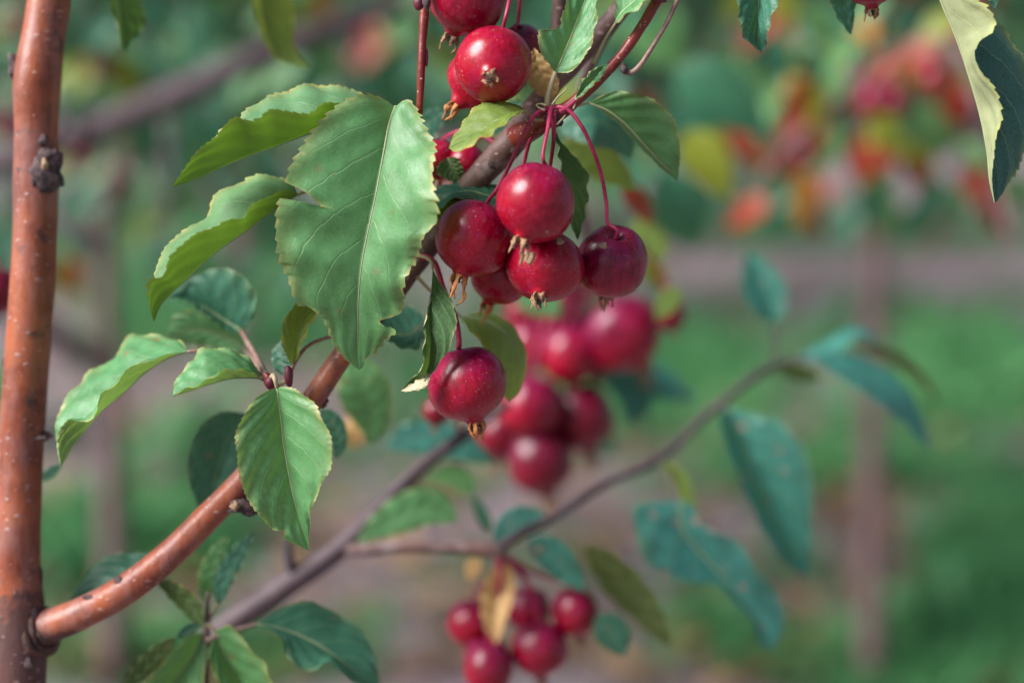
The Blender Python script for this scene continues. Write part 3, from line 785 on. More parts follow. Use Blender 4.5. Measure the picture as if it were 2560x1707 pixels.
tree_l = orchard_tree(at_depth(228, 2.6), 2.3, (0.1, 0.35, 1.55), (0.9, 0.8, 0.75), 'slim grey-mauve young tree trunk standing in bare soil beside the red-barked stem', 11,
                      trunk_r=0.021, n_mass=1100, lean=(0.05, 0.1), mix=(('green', 4), ('deep', 8), ('yellow', 1), ('red', 0.8)), z_lo=0.92)
tree_r = orchard_tree(at_depth(2225, 2.6), 2.3, (-0.15, 0.1, 1.55), (0.95, 0.7, 0.75), 'slim mauve-brown young tree trunk carrying orange and yellow autumn leaves', 12,
                      trunk_r=0.021, n_mass=1100, lean=(-0.06, 0.1), mix=(('green', 6), ('deep', 4), ('yellow', 3), ('red', 2.0), ('ochre', 1.2)), z_lo=0.86)
far_mix = (('green', 6), ('deep', 8), ('yellow', 1.2), ('red', 0.3))
FAR = [(600, 5.6, 0.6), (1500, 6.4, 0.6), (2900, 5.6, 0.55),
       (100, 8.5, 0.4), (900, 9.0, 0.4), (1500, 8.4, 0.4), (2150, 9.2, 0.4), (2750, 8.6, 0.4), (-500, 9.0, 0.4)]
for i, (x, d, zl) in enumerate(FAR):
    orchard_tree(at_depth(x, d), 2.8, (0, 0, 1.7), (1.5, 1.1, 1.15), 'bushy green orchard tree far behind the fruiting branch', 30 + i, trunk_r=0.05,
                 n_leaf=0, n_mass=2600, mix=far_mix, z_lo=zl, group='far orchard trees')

def build_hedge():
    """a distant wood closing the view"""
    r = np.random.default_rng(77); V, F, k = [], [], 0
    for i in range(26000):
        x = r.uniform(-22, 22); y = 17 + r.uniform(0, 5); z = r.uniform(0, 1)**0.8 * (4.5 + 1.2*math.sin(x*0.7) + 0.8*math.sin(x*1.9))
        p = np.array([x, y, z]); d = rand_dir(r, 0.5); n = rand_dir(r, -0.5); s = np.cross(d, n); s /= np.linalg.norm(s)
        L = r.uniform(0.25, 0.5); w = L*0.35
        V += [p, p + d*L*.5 + s*w, p + d*L, p + d*L*.5 - s*w]; F.append((k, k+1, k+2, k+3)); k += 4
    o = link('far_wood', mesh_of('far_wood', np.array(V), F, M_FOLI, smooth=False))
    o['kind'] = 'stuff'; o['label'] = 'dense green wood closing the view behind the orchard'; o['category'] = 'wood'
build_hedge()

# ================================================================== the fruiting tree in front
TB = P(55, 1707, 45); TB = np.array([TB[0] - 0.01, TB[1] + 0.01, -0.03])
tree = empty('crab_apple_tree', TB, 'crab apple tree with smooth red-brown speckled stem and green serrated leaves', 'tree')

def trunk():
    vis = [(150, -700, 44), (128, -120, 50), (120, 20, 52), (104, 120, 53), (92, 215, 57), (91, 300, 53), (90, 410, 53), (88, 560, 53), (82, 700, 54),
           (70, 860, 53), (60, 1000, 53), (52, 1140, 54), (47, 1280, 53), (42, 1400, 56), (42, 1500, 64), (44, 1590, 70), (46, 1707, 66), (50, 1900, 68)]
    pts = [P(x, y, 45) for x, y, r in vis][::-1]; rad = [px(r, 45) for x, y, r in vis][::-1]
    pts = [TB, TB + (pts[0] - TB)*0.35 + np.array([.01, 0, 0]), TB + (pts[0] - TB)*0.7] + pts
    rad = [0.018, 0.014, 0.012] + rad
    v, f = tube_mesh(np.array(pts), rad, 260, 28, 0.06, 3)
    return part('trunk', v, f, M_TRUNK, tree, origin=pts[0])
tr = trunk()
knot(tr, 106, 436, 40, 46, 54, seed=3, rz=28); knot(tr, 128, 392, 40, 20, 20, seed=4); knot(tr, 98, 352, 38.5, 20, 15, seed=5, rz=8); knot(tr, 84, 440, 38, 16, 30, seed=15, rz=10)
knot(tr, 112, 412, 37, 9, 16, seed=14, mat=M_SCAR, name='bud', rz=9)
knot(tr, 36, 168, 44, 14, 32, seed=6, name='bud'); knot(tr, 17, 903, 44, 10, 14, seed=7); knot(tr, 108, 1090, 45, 20, 12, seed=8); knot(tr, 94, 1095, 41, 26, 6, seed=18, rz=8)
knot(tr, 15, 1345, 39, 20, 5, seed=9, rz=8); knot(tr, 8, 1530, 38.5, 30, 10, seed=10, rz=10); knot(tr, 92, 1450, 45, 12, 40, seed=11)
knot(tr, 84, 1575, 42, 20, 58, seed=12, lump=0.3, rz=30); knot(tr, 40, 1610, 37, 40, 16, seed=13, rz=9); knot(tr, 20, 1500, 38, 36, 8, seed=16, rz=9); knot(tr, 62, 1660, 37, 30, 20, seed=17, rz=8)

branch = limb('branch', [(36, 1602, 74, 48), (72, 1585, 60, 46.5), (108, 1570, 48, 45), (140, 1558, 44, 43), (200, 1535, 41, 40), (330, 1462, 38, 35), (440, 1372, 36, 32), (530, 1282, 35, 30), (606, 1205, 34, 28),
                (690, 1105, 31, 26), (780, 1000, 29, 24), (862, 880, 27, 24), (915, 815, 25, 25), (940, 785, 22, 26)], M_TRUNK2, tree, n=190, ring=20, seed=5, lump=0.05)
knot(branch, 600, 1262, 27, 34, 20, seed=21); knot(branch, 628, 1276, 28, 20, 13, seed=22, name='bud'); knot(branch, 588, 1264, 24, 12, 10, seed=26, mat=M_SCAR, name='bud')
knot(branch, 296, 1452, 31.5, 12, 11, seed=23, rz=7); knot(branch, 116, 1566, 38.5, 10, 12, seed=24, rz=7); knot(branch, 806, 1008, 25, 14, 12, seed=25); knot(branch, 225, 1492, 34.5, 16, 5, seed=29, rz=6)
M_COLLAR = simple_mat('bark_collar', (0.040, 0.026, 0.026), (0.15, 0.060, 0.040), 260, 0.6, 0.9, 0.0012, (0.22, 0.12, 0.10))
for q, (cx, cy, cz, rr, tr_) in enumerate(((108, 1571, 45, 50, 9), (96, 1577, 45.5, 57, 14), (122, 1565, 44.5, 45, 4.5))):
    c0 = P(cx, cy, cz); ax = nrm(P(160, 1545, 42) - P(60, 1592, 46)); u1 = nrm(np.cross(ax, FWD)); u2 = np.cross(ax, u1)
    ring_pts = np.array([c0 + (u1 * math.cos(a) + u2 * math.sin(a)) * px(rr, cz) * (1 + 0.05 * math.sin(3 * a + q)) + ax * px(6, cz) * math.sin(2 * a + q) for a in np.linspace(0, 2 * math.pi, 22)])
    v, f = tube_mesh(ring_pts, [px(tr_, cz)] * 22, 66, 10, 0.3, 70 + q)
    part('bark_collar', v, f, M_COLLAR, branch, origin=c0)
limb2 = limb('branch', [(890, 845, 22, 25), (940, 785, 27, 26), (1010, 700, 27, 28), (1075, 610, 28, 28), (1140, 515, 30, 26), (1200, 438, 32, 24),  (1285, 350, 36, 20), (1335, 275, 31, 24), (1375, 218, 28, 30), (1430, 158, 27, 34), (1500, 82, 26, 36), (1550, 25, 25, 36),
               (1700, -130, 24, 30), (1950, -230, 21, 10), (2250, -220, 16, 0), (2600, -190, 10, 0)], M_BRANCH, tree, n=150, ring=18, seed=6, lump=0.10)
knot(limb2, 1280, 372, 17, 22, 18, seed=27, rz=10); knot(limb2, 1236, 408, 19, 20, 14, seed=28, rz=10)
limb('branch', [(1375, 225, 17, 30), (1386, 130, 18, 28), (1396, 40, 19, 28), (1400, -60, 18, 26), (1390, -200, 14, 20), (1340, -330, 8, 15)], M_BRANCH, tree, ring=14, seed=7, lump=0.1)
spur = limb('twig', [(1290, 345, 30, 18), (1335, 320, 27, 10), (1368, 298, 24, 4), (1410, 276, 18, 2), (1450, 243, 15, 0), (1500, 197, 14, 0), (1562, 128, 13, 0), (1607, 62, 13, 0),
                     (1645, -2, 14, 0), (1720, -120, 11, 0), (1800, -240, 7, 0)], M_TWIG, tree, n=110, ring=16, seed=8, lump=0.06)
knot(spur, 1378, 292, 2, 24, 16, seed=31); knot(spur, 1392, 305, 2, 18, 12, seed=32); knot(spur, 1560, 172, -2, 9, 12, seed=33, name='bud')
knot(spur, 1648, -4, -4, 16, 14, seed=34, mat=M_BUD, name='bud')
shoot = limb('twig', [(985, 722, 12, 26), (1010, 560, 11, 24), (1036, 400, 9, 20), (1048, 290, 8.5, 8), (1053, 180, 10, 4), (1057, 90, 11, 4), (1062, 15, 12, 4), (1072, -140, 10, 4), (1085, -330, 5, 4)],
             M_TWIG, tree, n=90, ring=14, seed=9, lump=0.06)
knot(shoot, 1046, 6, -4, 14, 22, seed=36, mat=M_BUD, name='bud', lump=0.15); knot(shoot, 1066, 0, -5, 12, 24, seed=37, mat=M_KNOT, name='bud', lump=0.15); knot(shoot, 1066, 145, 4, 5, 22, seed=38, mat=M_BUD, name='bud', lump=0.1)
limb('twig', [(1372, 305, 9, 6), (1358, 322, 10, 4), (1350, 336, 7, 4)], M_TWIG, tree, ring=10, seed=10)
spur2 = limb('twig', [(745, 1030, 15, 24), (715, 1000, 14, 16), (690, 975, 14, 10), (674, 950, 12, 8), (664, 934, 8, 8)], M_TWIG, tree, ring=12, seed=11, lump=0.12)
knot(spur2, 676, 955, 4, 15, 16, seed=39, mat=M_BUD, name='bud', lump=0.2); knot(spur2, 722, 940, 14, 12, 28, seed=40, mat=M_BUD, name='bud', lump=0.15)
# curled stipules and bract threads on the fruiting spur
for q, pts in enumerate(([(1380, 262), (1398, 240), (1412, 228), (1416, 220)], [(1366, 264), (1352, 260), (1340, 262)], [(1362, 276), (1348, 270), (1340, 263)],
                         [(1434, 272), (1438, 258), (1440, 240)], [(1392, 312), (1404, 300), (1414, 288)], [(1312, 296), (1322, 306), (1332, 314)])):
    pth = PP([(a, b, -4) for a, b in pts]); sv, sf = tube_mesh(pth, np.linspace(px(3.0), px(1.4), len(pts)), 14, 6, 0.1, q)
    part('stipule', sv, sf, M_PETIOLE, spur, origin=pth[0])
limb('petiole', [(1558, 179, 8, 0), (1578, 182, 7, -1), (1600, 164, 6.5, -1), (1622, 132, 6, -1), (1642, 100, 6, -1), (1668, 56, 6, -1), (1694, 0, 6, -1), (1735, -90, 5, -1)], M_PETIOLR, tree, n=60, ring=10, seed=12, lump=0.03)

# --- rest of the crown, unseen, added above and right to block sky light
rc = np.random.default_rng(91)
limbs = []
for (a, bq) in (((0.30, 0.42, 1.34), (0.95, 0.9, 1.75)), ((0.30, 0.42, 1.34), (0.55, 0.35, 1.95)), ((-0.14, 0.56, 1.42), (0.25, 1.1, 1.85)), ((-0.14, 0.56, 1.42), (0.1, 0.6, 2.05)), ((0.30, 0.42, 1.34), (1.05, 0.35, 1.55))):
    a = np.array(a); bq = np.array(bq); md = (a + bq) / 2 + np.array([0, 0, 0.06])
    v, f = tube_mesh(np.array([a, md, bq]), [0.006, 0.005, 0.0015], 20, 10, 0.08, 3)
    part('branch', v, f, M_BRANCH, tree, origin=a); limbs.append((a, md, bq))
for i in range(230):
    a, m_, c = limbs[rc.integers(len(limbs))]; t = rc.uniform(0.15, 1.0)
    p = (1-t)**2*a + 2*t*(1-t)*m_ + t*t*c + rc.normal(0, 0.08, 3); p[2] = max(p[2], 1.43)
    if p[0] < -0.02 + (p[2] - 1.4) * 0.3: continue  # no leaves where they would block the sun from the fruit
    put_leaf(tree, GL[('green', 'deep', 'yellow')[rc.choice(3, p=[.5, .35, .15])]], p, rand_dir(rc, 0.7), rand_dir(rc, -0.9), rc.uniform(0.9, 1.4))

# --- large hand-placed leaves
leaf(tree, mid=[(988, 268, 6), (975, 302, 3), (959, 384, 0), (939, 490, -2), (918, 588, -3), (904, 662, -3), (896, 751, -1), (895, 824, 3), (893, 880, 6), (897, 925, 8)],
     left=[(955, 247, 4), (916, 241, 0), (869, 253, -2), (833, 278, -4), (796, 318, -6), (759, 368, -8), (729, 421, -9), (712, 474, -9), (696, 521, -9), (692, 588, -8), (702, 641, -8), (722, 690, -6),
           (740, 747, -4), (772, 778, -2), (808, 795, 0), (836, 855, 3), (868, 900, 6)],
     right=[(1018, 250, 4), (1046, 290, 0), (1068, 335, -6), (1086, 390, -13), (1080, 441, -16), (1091, 507, -19), (1086, 555, -18), (1054, 605, -13), (1020, 670, -10), (1006, 730, -5), (1002, 780, -2), (988, 826, 1), (962, 848, 3), (938, 880, 6), (918, 908, 8)],
     mat=M_LEAF, stalk=[(1046, 300, 18), (1018, 278, 16), (1000, 270, 11)], stalk_r=5, rows=230, teeth=33, tooth=0.0018, bulge=0.05, relief=0.00045, wave=0.0022,
     bites=[(-1, 0.418, 0.450, 0.460, 0.52), (-1, 0.755, 0.79, 0.815, 0.30), (1, 0.775, 0.80, 0.822, 0.5), (1, 0.93, 0.96, 0.985, 0.5)], seed=3)
leaf(tree, mid=[(692, 968, 0), (701, 1035, 1), (709, 1110, 1), (720, 1173, 1), (732, 1232, 1), (749, 1300, 2), (763, 1345, 3), (772, 1376, 4)],
     left=[(661, 982, -3), (623, 1016, -6), (604, 1051, -8), (591, 1098, -9), (593, 1144, -9), (602, 1194, -8), (623, 1250, -6), (650, 1288, -4), (680, 1320, -1), (705, 1342, 0), (738, 1360, 2)],
     right=[(711, 967, -2), (741, 975, -5), (770, 996, -8), (797, 1028, -10), (818, 1077, -11), (830, 1125, -11), (822, 1172, -10), (804, 1210, -8), (784, 1258, -5), (774, 1308, -1), (771, 1346, 2)],
     mat=M_LEAF, stalk=[(676, 950, 6), (684, 940, 0), (688, 950, -1)], stalk_r=6, rows=170, teeth=34, tooth=0.0008, bulge=0.05, relief=0.0005, wave=0.0008, bites=[(-1, 0.80, 0.83, 0.86, 0.35)], seed=4)
leaf(tree, mid=[(925, 268, 14), (860, 305, 8), (792, 327, 4), (702, 362, 0), (624, 390, -2), (555, 418, -4), (502, 443, -5), (431, 466, -6)],
     left=[(906, 237, 18), (869, 222, 19), (816, 216, 20), (767, 212, 20), (710, 233, 19), (665, 245, 17), (629, 270, 14), (596, 297, 10), (550, 335, 6), (510, 382, 2), (470, 428, -2)],
     right=[(910, 252, 8), (861, 258, 0), (812, 264, -5), (775, 282, -8), (718, 279, -11), (677, 279, -13), (649, 298, -14), (620, 303, -14), (592, 296, -15), (558, 318, -15), (535, 344, -14), (516, 366, -13), (482, 394, -11), (458, 430, -9)],
     mat=M_LEAFF, stalk=[(1042, 350, 20), (1000, 310, 20), (960, 280, 18)], rows=170, teeth=32, tooth=0.0013, bulge=0.10, relief=0.0003, wave=0.0008, seed=5)
leaf(tree, mid=[(745, 486, 12), (727, 497, 9), (665, 540, 3), (620, 574, 0), (535, 635, -4), (461, 703, -8), (420, 742, -10), (398, 768, -11), (384, 804, -12)],
     left=[(722, 449, 18), (690, 444, 20), (653, 442, 21), (612, 449, 21), (571, 467, 20), (533, 505, 19), (515, 537, 17), (473, 573, 14), (418, 610, 10), (402, 648, 5), (386, 686, 0), (377, 730, -6)],
     right=[(715, 480, 2), (665, 495, -6), (624, 519, -10), (608, 545, -13), (571, 552, -15), (527, 573, -17), (494, 585, -18), (457, 610, -19), (424, 648, -19), (404, 695, -18), (378, 702, -18), (371, 728, -16), (373, 760, -14)],
     mat=M_LEAFF, stalk=[(1030, 430, 26), (930, 455, 26), (830, 468, 22), (780, 474, 16)], rows=170, teeth=30, tooth=0.0013, bulge=0.10, relief=0.0003, wave=0.0008, seed=6,
     bites=[(-1, 0.80, 0.82, 0.84, 0.4)])
leaf(tree, mid=[(469, 879, 16), (429, 891, 14), (363, 931, 12), (309, 982, 10), (262, 1020, 10), (211, 1078, 10), (180, 1120, 11), (152, 1165, 12)],
     left=[(451, 853, 24), (407, 839, 29), (363, 841, 33), (325, 836, 35), (309, 860, 35), (289, 888, 34), (254, 912, 32), (216, 932, 30), (203, 962, 28), (174, 984, 26), (150, 1022, 23), (142, 1060, 20), (141, 1110, 16)],
     right=[(436, 885, 8), (363, 904, 2), (300, 937, -2), (272, 981, -4), (238, 1028, -4), (218, 1050, -4), (196, 1054, -2), (171, 1047, 1), (156, 1063, 4), (147, 1110, 8)],
     mat=M_LEAF, stalk=[(660, 945, 12), (610, 905, 16), (545, 882, 18), (505, 876, 17)], stalk_r=5, stalk_mat=M_PETIOLR, dz=8, rows=150, teeth=26, tooth=0.0009, bulge=0.08, relief=0.0006, wave=0.0012, seed=7)
leaf(tree, mid=[(650, 945, 6), (610, 944, 2), (568, 948, 0), (526, 960, -2), (484, 974, -3), (432, 990, -4)],
     left=[(636, 910, 10), (602, 884, 12), (568, 873, 13), (530, 869, 13), (501, 876, 12), (480, 900, 9), (455, 929, 5), (438, 955, 1)],
     right=[(636, 935, 0), (602, 923, -6), (568, 925, -9), (539, 938, -10), (509, 955, -10), (476, 970, -9), (446, 981, -6)],
     mat=M_LEAF, stalk=[(668, 955, 8), (660, 950, 8)], rows=130, teeth=26, tooth=0.0007, bulge=0.12, relief=0.0004, wave=0.0007, dz=5, seed=8)
leaf(tree, mid=[(603, 826, 0), (560, 800, 3), (516, 772, 4), (470, 750, 4), (420, 741, 2)],
     right=[(590, 832, -2), (560, 822, -3), (516, 790, -4), (472, 757, -2)],
     left=[(634, 790, -6), (636, 734, -8), (611, 694, -8), (567, 672, -6), (527, 674, -2), (487, 692, 2), (455, 722, 2)],
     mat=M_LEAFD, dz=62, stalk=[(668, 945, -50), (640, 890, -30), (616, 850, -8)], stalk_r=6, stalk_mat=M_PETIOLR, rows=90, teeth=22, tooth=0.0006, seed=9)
leaf(tree, mid=[(610, 868, 0), (560, 840, 0), (490, 825, 0), (420, 835, 0)],
     right=[(590, 880, 0), (520, 868, 2), (460, 858, 2)], left=[(603, 840, -3), (575, 812, -4), (509, 786, -3), (462, 776, -2), (430, 800, 0)],
     mat=M_LEAF, dz=75, stalk=[(668, 950, -60), (640, 910, -30)], stalk_r=5, stalk_mat=M_PETIOLR, rows=70, teeth=20, seed=10)
# olive leaf standing up behind the big one, small dark one beside it
leaf(tree, mid=[(734, 918, 0), (738, 870, 0), (755, 800, 2), (800, 740, 6), (850, 690, 10)],
     left=[(742, 896, -2), (760, 845, -3), (781, 803, -2), (812, 765, 2)], right=[(720, 896, -3), (705, 849, -4), (709, 806, -3), (736, 765, 0), (790, 712, 5)],
     mat=M_LEAFY, dz=18, stalk=[(700, 962, 0), (722, 945, 0)], stalk_r=4, rows=70, teeth=18, seed=11)
leaf_q(tree, [(712, 940, 0), (704, 905, 2), (706, 868, 4), (722, 846, 6)], 26, 24, M_LEAFD, dz=24, el=-2, er=3)
limb('petiole', [(716, 955, 6, 16), (738, 905, 5, 18), (770, 865, 5, 20), (815, 845, 5, 22), (870, 830, 4, 24)], M_PETIOLR, tree, n=40, ring=8, seed=13, lump=0.03)
# dark leaf hanging behind the branch, small ones near
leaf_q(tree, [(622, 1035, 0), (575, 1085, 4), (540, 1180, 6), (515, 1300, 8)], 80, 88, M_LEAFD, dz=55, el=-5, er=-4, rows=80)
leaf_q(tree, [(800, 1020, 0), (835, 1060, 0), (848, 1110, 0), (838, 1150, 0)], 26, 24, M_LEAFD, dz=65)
leaf_q(tree, [(880, 890, 0), (905, 960, 0), (930, 1040, 4), (930, 1110, 8)], 66, 62, M_LEAF, dz=120)
leaf_q(tree, [(872, 1040, 0), (890, 1075, 0), (885, 1120, 4)], 36, 32, M_LEAFO, dz=230)
# narrow dark leaf with a cream curled margin, by the single apple
leaf(tree, mid=[(1082, 672, 6), (1078, 720, 3), (1072, 800, 0), (1076, 870, -1), (1066, 930, 0), (1036, 958, 2), (1002, 977, 4)],
     left=[(1086, 690, 6), (1078, 740, 2), (1064, 800, -3), (1060, 870, -6), (1052, 925, -5), (1030, 945, 0)],
     right=[(1098, 706, 2), (1116, 728, 0), (1136, 774, -3), (1138, 824, -4), (1118, 877, -4), (1092, 915, -3), (1068, 948, -2), (1036, 973, 1)],
     mat=M_LEAFC, stalk=[(1050, 640, 24), (1068, 646, 14), (1080, 658, 9)], stalk_r=4, rows=120, teeth=22, tooth=0.0004, bulge=0.03, seed=12, rib=False)
leaf(tree, mid=[(1076, 935, 0), (1062, 950, 0), (1030, 968, 1), (1002, 977, 2)], left=[(1070, 960, -1), (1052, 972, -1), (1028, 978, 0)], right=[(1062, 930, 1), (1050, 944, 2), (1020, 966, 2)],
     mat=simple_mat('dry_leaf_margin', (0.50, 0.44, 0.26), (0.56, 0.50, 0.33), 300, 0.6), dz=-2, rows=30, teeth=6, tooth=0.0002, seed=14, rib=False, name='dry_leaf_edge')
# leaves seen edge-on behind
leaf(tree, mid=[(1150, 790, 0), (1210, 800, -4), (1262, 830, -6), (1296, 890, -6), (1294, 950, -4), (1275, 1005, 0)],
     left=[(1170, 820, -14), (1205, 860, -20), (1225, 920, -20), (1245, 970, -12)], right=[(1200, 784, 8), (1262, 800, 10), (1304, 850, 8), (1314, 920, 6), (1300, 975, 3)],
     mat=M_LEAFY, dz=48, rows=70, teeth=16, seed=15, stalk=[(1040, 690, -22), (1090, 740, -10)], stalk_r=4)
leaf(tree, mid=[(1062, 800, 0), (1030, 835, 0), (990, 836, 0), (942, 812, 0)], left=[(1040, 772, 14), (1004, 757, 16), (965, 768, 10)], right=[(1048, 870, -8), (1010, 872, -10), (968, 846, -6)],
     mat=M_LEAFD, dz=40, rows=60, teeth=16, seed=16)
# leaf between the big leaf and the left apple
leaf(tree, mid=[(1262, 505, 4), (1220, 490, 0), (1170, 478, 0), (1120, 490, 0), (1078, 520, 0)],
     right=[(1245, 520, -6), (1200, 505, -10), (1160, 494, -11), (1120, 505, -11), (1094, 526, -7)], left=[(1246, 470, 6), (1210, 455, 9), (1170, 451, 9), (1124, 460, 8), (1084, 476, 5), (1070, 500, 2)],
     mat=M_LEAFD, dz=18, rows=90, teeth=20, seed=17, stalk=[(1330, 470, 4), (1290, 500, 4)])
leaf_q(tree, [(1100, 560, 0), (1112, 535, 0), (1150, 505, 0)], 16, 20, M_LEAFY, dz=20, rows=40)
leaf(tree, mid=[(1120, 395, 0), (1128, 418, 0), (1140, 440, 0), (1152, 455, 0)], left=[(1142, 395, -2), (1156, 420, -2), (1160, 440, 0)], right=[(1098, 410, -2), (1092, 430, -2), (1120, 450, -1)],
     mat=M_LEAFD, dz=26, rows=40, teeth=8, seed=18)
# folded leaf behind the top apple of the cluster
leaf(tree, mid=[(1386, 320, -2), (1394, 350, -2), (1404, 385, -2), (1410, 430, -2), (1420, 500, 0), (1432, 560, 3), (1444, 600, 5)],
     left=[(1390, 350, -5), (1398, 385, -8), (1404, 430, -9), (1412, 500, -6), (1430, 570, 0)], right=[(1402, 356, 2), (1432, 388, 6), (1458, 416, 8), (1471, 450, 9), (1467, 500, 9), (1459, 553, 8)],
     mat=M_LEAFC, dz=8, rows=110, teeth=20, tooth=0.0005, seed=19, stalk=[(1378, 292, 0), (1382, 305, -2)], stalk_r=4, rib=False)
# bitten leaf above the cluster
leaf(tree, mid=[(1388, 182, 0), (1399, 160, 0), (1424, 101, 0), (1442, 55, 0), (1458, 15, 0), (1480, -50, 4), (1490, -100, 10)],
     left=[(1424, 180, -3), (1451, 156, -5), (1476, 116, -6), (1488, 61, -6), (1492, 0, -4), (1494, -50, 0)],
     right=[(1378, 166, -2), (1353, 132, -4), (1346, 92, -5), (1352, 58, -5), (1370, 30, -5), (1395, 10, -4), (1420, -20, -2), (1450, -60, 2)],
     mat=M_LEAF, stalk=[(1368, 270, 0), (1370, 240, -1), (1380, 205, -1)], stalk_r=7, rows=150, teeth=30, tooth=0.0005, bulge=0.04, seed=20, bites=[(1, 0.30, 0.335, 0.60, 0.6)])
# small yellow-green leaf
leaf(tree, mid=[(1313, 278, 4), (1280, 285, 0), (1235, 305, -2), (1185, 340, -2), (1150, 360, -2), (1122, 371, -2)],
     left=[(1302, 268, 8), (1280, 261, 9), (1252, 253, 9), (1212, 253, 8), (1182, 275, 6), (1151, 318, 2), (1132, 346, 0)],
     right=[(1300, 284, -4), (1280, 294, -8), (1243, 324, -11), (1196, 352, -11), (1160, 374, -8), (1136, 378, -5)],
     mat=M_LEAFY, dz=-10, stalk=[(1362, 300, 12), (1340, 300, 10), (1325, 286, 8)], stalk_r=4, rows=140, teeth=30, tooth=0.00055, bulge=0.10, wave=0.0005, seed=21)
# olive leaf to the right of the spur
leaf(tree, mid=[(1470, 257, 0), (1516, 275, -2), (1562, 309, -3), (1607, 358, -3), (1653, 407, -2), (1680, 432, 0), (1694, 453, 2)],
     left=[(1515, 282, 8), (1560, 320, 12), (1604, 368, 12), (1650, 414, 8)],
     right=[(1516, 236, -5), (1555, 230, -9), (1607, 241, -12), (1641, 254, -12), (1669, 281, -11), (1688, 310, -9), (1697, 350, -6), (1700, 400, -2)],
     mat=M_LEAF, dz=24, rows=110, teeth=24, tooth=0.0005, bulge=0.05, seed=22, stalk=[(1432, 268, -18), (1452, 262, -8)], stalk_r=4)
leaf_q(tree, [(1400, 330, 0), (1480, 300, 0), (1540, 330, 6), (1580, 400, 14)], 66, 62, M_LEAFD, dz=85, el=-4, er=4)
leaf_q(tree, [(1400, 360, 0), (1470, 390, 0), (1540, 430, 4), (1590, 480, 10)], 44, 40, M_LEAFY, dz=110, el=6, er=-8)
leaf(tree, mid=[(1438, 252, 0), (1460, 222, 0), (1485, 192, 0), (1521, 160, 0)], left=[(1452, 240, -1), (1480, 216, -2), (1506, 190, -1)], right=[(1444, 226, -1), (1452, 208, -2), (1476, 180, -2), (1500, 166, 0)],
     mat=M_LEAF, dz=-4, rows=60, teeth=14, tooth=0.0002, seed=23, stalk=[(1400, 280, 0), (1420, 268, 0)], stalk_r=6, stalk_mat=M_STALK)
leaf(tree, mid=[(1538, 60, 0), (1552, 35, 0), (1585, 5, 0), (1640, -60, 4), (1680, -110, 8)], left=[(1548, 55, -6), (1575, 32, -8), (1625, -2, -8), (1665, -60, -2)], right=[(1538, 40, 4), (1540, 0, 6), (1560, -50, 8), (1610, -100, 8)],
     mat=M_LEAF, rows=80, teeth=20, seed=24, stalk=[(1484, 160, 0), (1494, 138, 0), (1515, 95, 0)], stalk_r=4)
leaf_q(tree, [(1382, 250, 0), (1368, 215, 0), (1345, 170, 0), (1335, 120, 0)], 34, 36, M_LEAFO, dz=14, el=-3, er=-3, rows=60, teeth=14, stalk=[(1385, 285, -10), (1384, 265, -4)])
leaf_q(tree, [(1000, 360, 0), (1040, 330, 0), (1090, 290, 0), (1112, 268, 0)], 40, 36, M_LEAFD, dz=70)
leaf_q(tree, [(1220, 330, 0), (1260, 290, 0), (1300, 250, 0)], 30, 30, M_LEAFD, dz=60)
# leaves hanging into the top of the frame
leaf(tree, mid=[(1905, -120, 0), (1900, -50, 0), (1896, 10, 0), (1892, 60, 0), (1894, 100, 0), (1904, 132, 0)],
     left=[(1870, -80, -3), (1850, -20, -5), (1847, 37, -6), (1854, 56, -6), (1850, 68, -6), (1862, 95, -4), (1884, 116, -2)],
     right=[(1940, -80, -6), (1948, -20, -9), (1940, 20, -10), (1926, 50, -10), (1918, 82, -8), (1918, 110, -3)],
     mat=M_LEAFD, rows=110, teeth=26, tooth=0.0006, seed=25, stalk=[(1960, -228, 8), (1920, -170, 2)], dz=0)
leaf_q(tree, [(2100, -140, 0), (2106, -60, 0), (2112, 20, 0), (2128, 88, 0)], 38, 36, M_LEAFD, dz=22, el=-4, er=2, stalk=[(2090, -226, -14), (2098, -180, -6)])
leaf(tree, mid=[(2330, -90, 0), (2351, 0, 0), (2384, 78, 0), (2420, 184, 0), (2449, 286, 0), (2468, 388, 0), (2474, 453, 0), (2487, 509, 0)],
     right=[(2390, -50, 4), (2430, 0, 8), (2470, 42, 12), (2496, 62, 15), (2520, 84, 17), (2536, 114, 18), (2558, 150, 19), (2580, 210, 20), (2590, 280, 18), (2568, 360, 14), (2547, 410, 10), (2527, 449, 7), (2507, 482, 3)],
     left=[(2390, -60, -6), (2433, -2, -10), (2468, 22, -12), (2486, 57, -13), (2474, 84, -13), (2450, 105, -12), (2438, 140, -11), (2450, 182, -11), (2478, 212, -12), (2498, 253, -12), (2501, 302, -12), (2490, 334, -10), (2485, 388, -8), (2479, 441, -5)],
     mat=M_LEAFP, rows=200, teeth=30, tooth=0.0018, bulge=0.04, relief=0.0003, wave=0.0006, seed=26, stalk=[(2300, -216, 0), (2312, -150, 0)])
leaf_q(tree, [(2470, -140, 0), (2480, -80, 0), (2484, -20, 0), (2488, 22, 0)], 34, 30, M_LEAFD, dz=14, stalk=[(2440, -200, -14), (2455, -170, -6)])
leaf(tree, mid=[(278, -120, 0), (286, -40, 0), (298, 30, 0), (304, 90, 0), (312, 131, 0)], left=[(268, -60, -4), (274, 10, -6), (294, 70, -5), (302, 112, -2)], right=[(330, -60, 8), (352, 0, 10), (366, 50, 10), (348, 84, 6), (324, 112, 2)],
     mat=M_LEAFC, dz=75, rows=60, teeth=14, seed=27)
